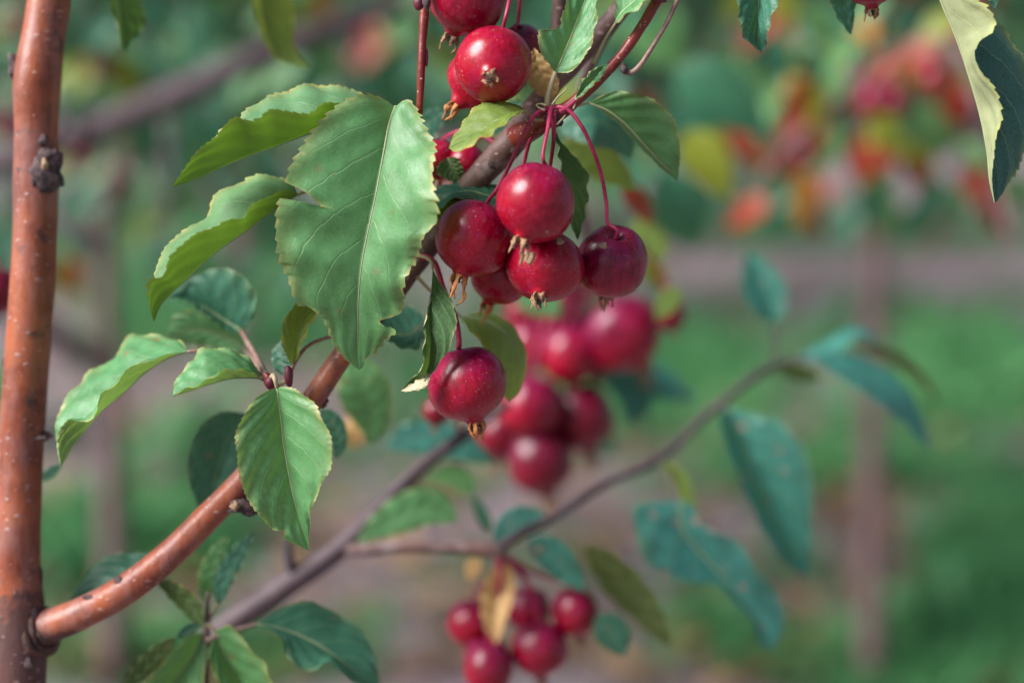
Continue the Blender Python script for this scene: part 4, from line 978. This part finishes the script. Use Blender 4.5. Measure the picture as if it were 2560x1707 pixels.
leaf(tree, mid=[(640, -120, 0), (645, -20, 0), (662, 70, 0), (690, 130, 0), (730, 155, 0), (775, 170, 0)], left=[(630, -60, -5), (636, 20, -7), (655, 90, -7), (690, 148, -5), (735, 165, -2)], right=[(700, -60, 6), (728, 0, 8), (735, 60, 8), (735, 110, 5), (750, 145, 2)],
     mat=M_LEAFY, dz=110, rows=60, teeth=14, seed=28)
# rosette in the lower left corner
leaf(tree, mid=[(640, 1560, 0), (690, 1568, 0), (760, 1592, 0), (840, 1640, 0), (900, 1690, 2), (950, 1745, 4)],
     right=[(696, 1523, 6), (746, 1505, 9), (803, 1511, 10), (860, 1547, 10), (903, 1576, 8), (930, 1620, 6), (945, 1680, 5)],
     left=[(676, 1572, -5), (705, 1602, -9), (717, 1638, -11), (749, 1667, -12), (787, 1674, -11), (817, 1654, -10), (856, 1685, -8), (905, 1715, -3)],
     mat=M_LEAFD, dz=60, rows=90, teeth=24, tooth=0.0006, seed=29, stalk=[(517, 1600, 0), (570, 1580, 0), (610, 1568, 0)], stalk_r=6, stalk_mat=M_PETIOLR)
leaf(tree, mid=[(538, 1576, 0), (560, 1630, 0), (595, 1700, 2), (640, 1790, 4), (680, 1850, 8)], left=[(522, 1637, -5), (548, 1707, -7), (600, 1800, -4)], right=[(574, 1563, -5), (617, 1611, -9), (660, 1659, -10), (682, 1720, -8), (700, 1800, -3)],
     mat=M_LEAF, dz=60, rows=70, teeth=20, seed=30, stalk=[(517, 1560, 0), (526, 1565, 0)])
leaf(tree, mid=[(510, 1580, 0), (480, 1640, 0), (430, 1710, 2), (360, 1800, 6)], left=[(470, 1590, -6), (428, 1634, -9), (376, 1690, -9), (330, 1770, -3)], right=[(515, 1640, -3), (500, 1720, -3), (430, 1790, 2)],
     mat=M_LEAF, dz=62, rows=70, teeth=20, seed=31, stalk=[(517, 1550, 0)])
leaf_q(tree, [(440, 1590, 0), (405, 1625, 0), (350, 1680, 0), (290, 1740, 0)], 26, 24, M_LEAFV, dz=72)
limb('twig', [(512, 1900, 11, 62), (514, 1707, 10, 62), (516, 1600, 9, 62), (518, 1540, 7, 62), (520, 1480, 5, 62)], M_GREYB, tree, ring=10, seed=14)
leaf_q(tree, [(546, 1512, 0), (560, 1450, 0), (596, 1385, 0), (638, 1328, 0)], 22, 26, M_LEAFD, dz=66, stalk=[(518, 1560, 0), (530, 1535, 0)])
leaf_q(tree, [(522, 1512, 0), (520, 1450, 0), (540, 1390, 0), (572, 1335, 0)], 16, 26, M_LEAF, dz=80)
leaf_q(tree, [(500, 1570, 0), (486, 1530, 0), (450, 1490, 0), (385, 1445, 0)], 26, 24, M_LEAFV, dz=62, el=-6, er=3)
leaf_q(tree, [(495, 1560, 0), (470, 1575, 0), (440, 1590, 0)], 14, 14, M_LEAFD, dz=60)
leaf(tree, mid=[(420, 1375, 8), (360, 1410, 4), (290, 1450, 0), (225, 1482, 0), (172, 1502, 0)], right=[(400, 1420, -4), (330, 1450, -5), (260, 1482, -4)], left=[(380, 1382, 8), (303, 1383, 10), (249, 1400, 8), (215, 1441, 4)],
     mat=M_LEAFD, dz=58, rows=70, teeth=18, seed=32)
leaf_q(tree, [(100, 1200, 0), (122, 1185, 0), (155, 1160, 0)], 12, 12, M_LEAFD, dz=70, rows=30)

# --- the branch further back
b2 = limb('branch', [(50, 2300, 34, 55), (250, 1950, 34, 110), (430, 1690, 33, 150), (560, 1570, 32, 155), (700, 1475, 31, 155), (850, 1370, 28, 155), (960, 1262, 23, 158), (1050, 1170, 19, 162), (1150, 1095, 15, 168), (1270, 1010, 11, 178)],
          M_MAUVEB, tree, n=90, ring=14, seed=15, lump=0.08)
limb('twig', [(738, 1450, 14, 155), (724, 1400, 12, 150), (720, 1352, 8, 148)], M_MAUVEB, tree, ring=10, seed=16)
limb('twig', [(850, 1368, 20, 155), (900, 1372, 17, 152), (1000, 1368, 14, 150), (1120, 1368, 14, 148), (1235, 1378, 17, 146), (1262, 1390, 10, 146)], M_BRANCH, tree, ring=12, seed=17)
limb('twig', [(1240, 1375, 14, 146), (1290, 1340, 13, 150), (1350, 1312, 12, 160), (1500, 1216, 11, 185), (1648, 1148, 11, 210), (1784, 1021, 10, 240), (1925, 920, 10, 262), (1975, 905, 7, 270)], M_MAUVEB, tree, n=70, ring=12, seed=18)
leaf_q(tree, [(1145, 1300, 0), (1070, 1270, 0), (980, 1300, 0), (892, 1356, 0)], 52, 46, M_LEAF, dz=150, flip=False)
leaf_q(tree, [(1190, 1235, 0), (1130, 1190, 0), (1065, 1200, 0)], 34, 30, M_LEAF, dz=185)
leaf_q(tree, [(1240, 1370, 0), (1290, 1300, 0), (1365, 1280, 0)], 36, 34, M_LEAFT, dz=160)
leaf_q(tree, [(1225, 1330, 0), (1205, 1285, 0), (1180, 1240, 0)], 16, 16, M_LEAFD, dz=160)
leaf_q(tree, [(1320, 1345, 0), (1370, 1375, 0), (1420, 1425, 0), (1462, 1478, 0)], 44, 40, M_LEAFT, dz=150, el=5, er=-5)
leaf_q(tree, [(1462, 1362, 0), (1530, 1430, 0), (1610, 1520, 0), (1680, 1620, 4)], 48, 46, M_LEAFV, dz=158, el=10, er=-14, flip=True)
leaf_q(tree, [(1490, 1540, 0), (1530, 1580, 0), (1560, 1640, 0)], 44, 44, M_LEAFD, dz=150)
leaf(tree, mid=[(1700, 1250, 0), (1705, 1320, 0), (1770, 1400, 0), (1850, 1490, 0), (1905, 1570, 0), (1935, 1620, 0)],
     left=[(1640, 1255, 0), (1583, 1268, -2), (1590, 1330, -3), (1612, 1400, -3), (1660, 1436, -3), (1720, 1455, -3), (1790, 1460, -3), (1840, 1510, -2), (1885, 1560, -2), (1900, 1610, 0)],
     right=[(1730, 1262, 0), (1752, 1306, -2), (1842, 1355, -5), (1906, 1441, -6), (1955, 1504, -4), (1957, 1570, -2)],
     mat=M_LEAFT, dz=170, rows=80, teeth=20, seed=33, stalk=[(1650, 1150, 35), (1680, 1200, 14)], stalk_r=4, stalk_mat=M_MAUVEB)
leaf(tree, mid=[(1820, 1017, 0), (1845, 1085, 0), (1885, 1190, 0), (1935, 1300, 0), (1985, 1390, 0), (2024, 1443, 0)],
     left=[(1800, 1035, -6), (1808, 1090, -10), (1828, 1150, -13), (1855, 1215, -14), (1888, 1290, -13), (1935, 1373, -9), (1985, 1426, -4)],
     right=[(1886, 1035, -4), (1947, 1050, -8), (1990, 1091, -10), (2016, 1140, -10), (2032, 1190, -10), (2030, 1292, -7), (2026, 1395, -3)],
     mat=M_LEAFT, dz=205, rows=80, teeth=20, seed=34, stalk=[(1790, 1015, 30)], stalk_r=4, stalk_mat=M_MAUVEB)
leaf_q(tree, [(2030, 890, 0), (2120, 920, 0), (2240, 1000, 0), (2330, 1130, 0)], 36, 44, M_LEAFT, dz=235, el=-14, er=10, stalk=[(1972, 906, 30), (2000, 895, 10)], stalk_r=4, stalk_mat=M_MAUVEB)
leaf_q(tree, [(1985, 900, 0), (2070, 870, 0), (2150, 830, 0), (2200, 860, 0)], 24, 20, M_LEAFT, dz=250, el=-10, er=10)
leaf_q(tree, [(2130, 860, 0), (2230, 890, 0), (2300, 940, 0), (2350, 1010, 0)], 14, 16, M_LEAFV, dz=260, el=14, er=-10)
leaf_q(tree, [(1950, 925, 0), (2000, 935, 0), (2055, 945, 0)], 18, 22, M_LEAFV, dz=235, el=8, er=-8)
leaf_q(tree, [(1935, 810, 0), (1925, 760, 0), (1900, 700, 0), (1870, 630, 0)], 52, 56, M_LEAFT, dz=260, el=-6, er=-6, stalk=[(1935, 915, 0), (1938, 860, 0)], stalk_r=3.5, stalk_mat=M_MAUVEB)
leaf_q(tree, [(1655, 1155, 0), (1690, 1190, 0), (1715, 1235, 0), (1740, 1285, 0)], 22, 22, M_LEAFY, dz=190, el=6, er=-6)
leaf_q(tree, [(1480, 900, 0), (1560, 930, 0), (1590, 1000, 0), (1580, 1070, 0)], 56, 60, M_LEAFT, dz=330)
leaf_q(tree, [(1560, 900, 0), (1640, 950, 0), (1740, 1000, 0)], 40, 40, M_LEAFT, dz=340, el=-14, er=14)
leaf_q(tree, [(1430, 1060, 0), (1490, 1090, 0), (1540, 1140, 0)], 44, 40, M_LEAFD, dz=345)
leaf_q(tree, [(960, 1120, 0), (1040, 1095, 0), (1130, 1110, 0), (1240, 1160, 0)], 40, 50, M_LEAFT, dz=180)
leaf_q(tree, [(1270, 1400, 0), (1250, 1470, 0), (1236, 1540, -4), (1240, 1610, -8)], 40, 38, M_LEAFO, dz=150, el=-3, er=-3)
leaf_q(tree, [(1200, 1395, 0), (1182, 1420, 0), (1170, 1450, 0)], 20, 18, M_LEAFO, dz=140)
leaf_q(tree, [(1290, 760, 0), (1340, 740, 0), (1400, 790, 0)], 50, 50, M_LEAF, dz=240)
leaf_q(tree, [(1660, 650, 0), (1620, 600, 0), (1590, 540, 0)], 40, 44, M_LEAFY, dz=260)
leaf_q(tree, [(1700, 720, 0), (1670, 750, 0), (1640, 800, 0)], 24, 30, M_LEAFY, dz=200)

# ------------------------------------------------------------------ crab apples
apple(1340, 503, -14, 99, (1306, 600, -4), 'large speckled crimson apple with tattered dry calyx, topmost of the sharp cluster', stalk=[(1378, 270, -2), (1370, 320, -10), (1358, 400, -14)], sep_len=0.40, squash=0.90, scars=[(1368, 578, 5), (1328, 490, 3)])
apple(1186, 592, 4, 92, (1150, 690, -3), 'crimson apple with a long curled brown sepal, touching the speckled top apple', stalk=[(1368, 272, -2), (1340, 285, -4), (1312, 330, -6), (1280, 400, -4), (1245, 470, 0)], sep_len=0.62, sep_mat=M_CALYXO, spin=0.6)
apple(1363, 664, 5, 92, (1350, 740, -8), 'bright red apple with a round tan scar, under the speckled top apple', stalk=[(1384, 285, -4), (1384, 350, 4), (1374, 430, 10), (1370, 540, 8)], squash=0.88, scars=[(1322, 644, 14), (1400, 602, 10)], sep_len=0.30)
apple(1530, 650, 16, 87, (1512, 750, 10), 'purplish red apple hanging alone on a long arched stalk, small tan pit', stalk=[(1386, 268, -2), (1415, 272, -4), (1450, 310, -4), (1482, 375, 0), (1504, 440, 6), (1516, 510, 10), (1521, 560, 10)], sep_len=0.4, scars=[(1509, 615, 9)], spin=1.0)
apple(1255, 682, 28, 74, (1226, 745, 2), 'orange-red apple half hidden behind the curled-sepal apple', stalk=[(1364, 290, 6), (1335, 330, 8), (1312, 400, 16), (1300, 520, 26), (1280, 600, 30)], sep_len=0.5, sep_mat=M_CALYXO)
apple(1166, 956, 14, 97, (1190, 1062, -2), 'single glossy crimson apple with a crease, hanging below a narrow dark leaf', stalk=[(1050, 640, 26), (1085, 655, 20), (1108, 720, 18), (1140, 800, 14), (1148, 860, 8)], stalk_r=7, squash=0.88, seam=True, sep_mat=M_CALYXO, sep_len=0.42, spin=2.2)
apple(1235, 160, -2, 93, (1212, 240, -34), 'glossy crimson apple with a pale corky calyx facing forward, above the small yellow-green leaf', stalk=[(1296, -90, 14), (1280, -30, 6), (1265, 40, -2)], squash=0.98, sep_len=0.2, scars=[(1206, 92, 7)])
apple(1200, 200, 26, 72, (1135, 268, -3), 'pinkish apple with an orange pointed calyx, behind the corky-calyx apple', stalk=[(1296, -90, 16), (1260, 0, 26), (1225, 110, 30)], sep_len=0.55, sep_mat=M_CALYXO, neck=1.1)
apple(1170, -4, 12, 86, (1132, 82, 2), 'deep red apple cut by the top of the picture beside the red twig', stalk=[(1296, -110, 14), (1250, -130, 12), (1205, -110, 12)], sep_len=0.35)
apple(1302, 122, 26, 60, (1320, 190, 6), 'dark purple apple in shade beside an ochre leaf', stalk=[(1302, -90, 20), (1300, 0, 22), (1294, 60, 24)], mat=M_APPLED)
apple(1166, 408, 42, 50, (1140, 460, -3), 'small crimson apple in front of the grey bark, behind the yellow-green leaf', stalk=[(1240, 360, 30), (1220, 340, 34), (1190, 352, 40)], detail=False)
apple(1098, 400, 44, 50, (1090, 458, -3), 'small pink-red apple peeping out from behind the big serrated leaf', stalk=[(1240, 360, 30), (1180, 325, 36), (1120, 340, 42)], detail=False)
# soft cluster further back
CG = 'apples of the soft red cluster behind'
hang = (1478, 640, 275)
limb('twig', [(1478, 660, 12, 262), (1450, 520, 13, 220), (1430, 400, 14, 150), (1455, 220, 14, 90), (1520, 70, 16, 46)], M_GREYB, tree, ring=10, seed=19)
for (x, y, dz, r, cal, lab) in ((1556, 830, 205, 75, (1600, 905, 0), 'broad red apple right under the purplish apple with the arched stalk, out of focus'),
                                (1424, 882, 215, 62, (1430, 950, 0), 'rounded red apple in the middle of the soft cluster behind'),
                                (1326, 862, 232, 52, (1310, 920, 0), 'magenta apple beside the olive leaf, in the soft cluster behind'),
                                (1490, 868, 222, 58, (1490, 935, 0), 'bright red apple squeezed between two others in the soft cluster behind'),
                                (1326, 1010, 205, 64, (1310, 1085, 0), 'pinkish apple just right of the glossy creased apple, out of focus'),
                                (1448, 1040, 225, 70, (1470, 1110, 0), 'very dark red shaded apple low in the soft cluster behind'),
                                (1348, 1148, 212, 70, (1368, 1225, 0), 'lowest pointed apple of the soft cluster behind'),
                                (1252, 1080, 220, 56, (1240, 1140, 0), 'maroon apple under the calyx of the glossy creased apple, out of focus'),
                                (1400, 770, 235, 60, (1390, 835, 0), 'dim red apple under the tan-scarred apple, out of focus'),
                                (1318, 775, 240, 50, (1300, 840, 0), 'dusky pink apple under the orange-red apple, out of focus')):
    dz += 75
    apple(x, y, dz, r * 1.2, cal, lab, stalk=[hang, ((x + 1478) / 2, min(y - 60, 740), dz + 4), (x - (cal[0] - x) * 0.5, y - r * 1.15, dz)], detail=False, group=CG,
          mat=M_APPLED if x in (1448, 1252, 1400, 1318, 1348, 1490) else M_APPLE)  # darker skins stand in for leaf shade on part of the cluster
apple(1676, 786, 260, 38, (1690, 840, 0), 'small purple apple on its own beside yellow-green leaves, out of focus', stalk=[(1600, 620, 240), (1640, 660, 255), (1665, 730, 260)], detail=False, mat=M_APPLED)
limb('twig', [(1470, 620, 8, 205), (1540, 600, 8, 225), (1610, 615, 7, 240)], M_GREYB, tree, ring=8, seed=20)
apple(1092, 1026, 160, 36, (1086, 1068, 0), 'small maroon apple behind the lower left of the glossy creased apple', stalk=[(1150, 1095, 168), (1130, 1000, 164), (1100, 985, 160)], detail=False, mat=M_APPLED)
for (x, y, dz, r, cal, lab) in ((1222, 1662, 128, 66, (1222, 1740, 0), 'plum-red apple below the ochre leaf, lowest of the small hanging bunch'),
                                (1348, 1618, 134, 63, (1352, 1690, 0), 'plump crimson apple beside the plum-red one in the small hanging bunch'),
                                (1438, 1526, 140, 56, (1448, 1590, 0), 'crimson apple at the outer end of the small hanging bunch, under a teal leaf'),
                                (1180, 1556, 150, 54, (1166, 1615, 0), 'crimson apple half covered by the ochre leaf in the small hanging bunch'),
                                (1322, 1520, 158, 52, (1320, 1580, 0), 'shaded dark apple at the back of the small hanging bunch')):
    dz += 25
    apple(x, y, dz, r * 1.08, cal, lab, stalk=[(1248, 1384, 145), ((x + 1260) / 2 + 10, 1440, dz - 6), (x - (cal[0] - x) * 0.4, y - r * 1.2, dz)], detail=False, group='apples of the small hanging bunch')
apple(-12, 725, 150, 60, (-20, 790, 0), 'dark plum apple peeping out beside the speckled red-brown stem', stalk=[(-60, 520, 140), (-30, 620, 150)], detail=False, mat=M_APPLED)
apple(2178, -66, 6, 74, (2180, 18, 4), 'red apple with dry brown calyx just reaching into the picture near the pale hanging leaf', stalk=[(2230, -220, 2), (2200, -190, 6), (2180, -150, 6)], sep_len=0.3)

# ------------------------------------------------------------------ blurred boughs of the neighbouring trees
def bg_leaf(parent, kind, x, y, d, length_px, ang, tilt=0.0):
    """one leaf of a tree behind: centre px, distance m, length px, direction in the picture (deg, 0 = right, 90 = down)"""
    dz = (d - D0) * 1000; a = math.radians(ang)
    L = length_px * K * d
    dv = RGT * math.cos(a) - UPV * math.sin(a); dv = dv + FWD * tilt; dv /= np.linalg.norm(dv)
    c = P(x, y, dz); n = -FWD * 0.85 + UPV * 0.45 + RGT * RNG.normal(0, .25)
    put_leaf(parent, GL[kind], c - dv * L * 0.5, dv, n, L / 0.062)

bough = [(2225, 2.85), (2000, 1.55)]
v, f = tube_mesh(np.array([P(2225, 250, 2350), P(2300, 150, 1500), P(2200, 170, 900), P(2010, 330, 760), P(1880, 470, 700)]), [0.02, 0.013, 0.009, 0.006, 0.002], 40, 10, 0.08, 3)
part('branch', v, f, M_GREYB, tree_r, origin=v[0])
v, f = tube_mesh(np.array([P(2300, 150, 1500), P(2420, 160, 1000), P(2480, 420, 820), P(2540, 640, 780)]), [0.012, 0.009, 0.006, 0.002], 30, 10, 0.08, 4)
part('branch', v, f, M_GREYB, tree_r, origin=v[0])
for (k, x, y, d, L, a) in (('ochre', 2006, 498, 1.15, 150, 80), ('red', 1865, 530, 1.2, 140, 160), ('red', 1960, 400, 1.3, 130, 200), ('red', 2155, 400, 1.25, 130, 100), ('yellow', 2042, 270, 1.2, 130, 85),
                           ('green', 2085, 360, 1.2, 90, 85), ('red', 2285, 135, 1.3, 130, 170), ('yellow', 2200, 320, 1.2, 110, 140), ('deep', 1800, 235, 1.0, 280, 35), ('yellow', 1770, 405, 0.95, 200, 55),
                           ('deep', 1700, 530, 0.95, 230, 55), ('yellow', 1985, 150, 1.4, 130, 60), ('green', 1650, 120, 1.3, 180, 20), ('deep', 1740, 300, 1.2, 120, 10), ('deep', 2280, 60, 1.5, 150, 20),
                           ('green', 2320, 330, 1.3, 160, 70), ('red', 2380, 250, 1.3, 120, 110), ('yellow', 2290, 410, 1.4, 120, 60), ('red', 2490, 530, 1.3, 160, 45), ('deep', 2120, 120, 1.5, 160, 10),
                           ('deep', 2050, 60, 1.4, 170, 150), ('red', 1600, 510, 0.75, 130, 30), ('red', 1630, 270, 1.1, 120, 30), ('red', 2440, 90, 1.4, 120, 80), ('yellow', 2350, 60, 1.3, 120, 150),
                           ('deep', 1900, 330, 1.3, 150, 100), ('green', 1930, 230, 1.4, 140, 120), ('yellow', 1640, 690, 0.8, 110, 70), ('deep', 1560, 160, 1.0, 130, 30), ('red', 2040, 560, 1.4, 100, 30),
                           ('green', 2200, 520, 1.5, 160, 60), ('deep', 2330, 500, 1.6, 160, 100), ('yellow', 2250, 180, 1.4, 130, 20)):
    bg_leaf(tree_r, k, x, y, d, L, a + RNG.normal(0, 4), RNG.normal(0, .25))
AG = 'apples on the tree with autumn leaves behind'
for (x, y, dz, r) in ((2180, 250, 800, 40), (2235, 258, 830, 36), (2400, 270, 850, 38), (2120, 228, 870, 32), (2420, 60, 900, 40), (2330, 190, 900, 34), (2010, 390, 900, 34), (2160, 390, 850, 34)):
    apple(x, y, dz, r, (x - 6, y + r * 1.2, 0), 'blurred red apple among orange leaves on the tree behind', stalk=[(x + 10, y - r * 2.6, dz), (x + 6, y - r * 1.6, dz)], detail=False, group=AG)
# dim foliage and bough upper left
v, f = tube_mesh(np.array([P(228, 900, 2250), P(-250, 520, 1300), P(20, 395, 950), P(380, 265, 900), P(700, 120, 900), P(1010, 0, 950), P(1400, -150, 1000)]), [0.026, 0.020, 0.016, 0.015, 0.013, 0.010, 0.005], 50, 12, 0.1, 6)
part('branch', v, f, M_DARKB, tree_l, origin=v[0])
rg = np.random.default_rng(5)
for i in range(200):
    x = rg.uniform(-40, 1000); y = rg.uniform(-40, 430) if rg.random() < 0.65 else rg.uniform(330, 760)
    k = rg.choice(['deep', 'green', 'yellow', 'red'], p=[.66, .22, .07, .05])
    bg_leaf(tree_l, k, x, y, rg.uniform(1.5, 2.5), rg.uniform(80, 150), rg.uniform(20, 160), rg.normal(0, .4))
for i in range(90):
    x = rg.uniform(1000, 1750); y = rg.uniform(-40, 520)
    k = rg.choice(['deep', 'green', 'yellow', 'red'], p=[.48, .3, .17, .05])
    bg_leaf(tree_r, k, x, y, rg.uniform(1.1, 2.2), rg.uniform(80, 150), rg.uniform(20, 160), rg.normal(0, .4))
for i in range(70):
    x = rg.uniform(1750, 2600); y = rg.uniform(-40, 560)
    k = rg.choice(['deep', 'green', 'yellow', 'red', 'ochre'], p=[.38, .28, .16, .15, .03])
    bg_leaf(tree_r, k, x, y, rg.uniform(1.2, 2.2), rg.uniform(80, 140), rg.uniform(20, 160), rg.normal(0, .4))
for i in range(30):
    a = rg.uniform(0, 6.28); q = rg.random() ** 0.5
    x = 2150 + 360 * q * math.cos(a); y = 330 + 250 * q * math.sin(a)
    k = rg.choice(['red', 'ochre', 'yellow', 'green'], p=[.5, .06, .2, .24])
    bg_leaf(tree_r, k, x, y, rg.uniform(1.15, 1.9), rg.uniform(80, 140), rg.uniform(20, 160), rg.normal(0, .4))
for (x0, y0, x1, y1, d) in ((420, 420, 380, 760, 1.6), (860, 300, 760, 640, 1.8), (150, 560, 290, 640, 1.1), (1850, 300, 1790, 640, 1.7), (2420, 330, 2330, 620, 1.6)):
    q = (d - D0) * 1000
    v, f = tube_mesh(np.array([P(x0, y0 - 300, q + 300), P(x0, y0, q), P((x0 + x1) / 2 + 15, (y0 + y1) / 2, q), P(x1, y1, q)]), [0.006, 0.005, 0.004, 0.0015], 20, 8, 0.08, 5)
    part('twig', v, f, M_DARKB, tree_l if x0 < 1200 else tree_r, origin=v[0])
for (x, y, dz, r) in ((250, 160, 1200, 34), (215, 385, 1200, 36), (300, 470, 1250, 40), (560, 260, 1200, 30), (590, 250, 1250, 30), (900, 150, 1300, 30), (270, 500, 1300, 34), (40, 60, 1100, 34), (20, 310, 1100, 40)):
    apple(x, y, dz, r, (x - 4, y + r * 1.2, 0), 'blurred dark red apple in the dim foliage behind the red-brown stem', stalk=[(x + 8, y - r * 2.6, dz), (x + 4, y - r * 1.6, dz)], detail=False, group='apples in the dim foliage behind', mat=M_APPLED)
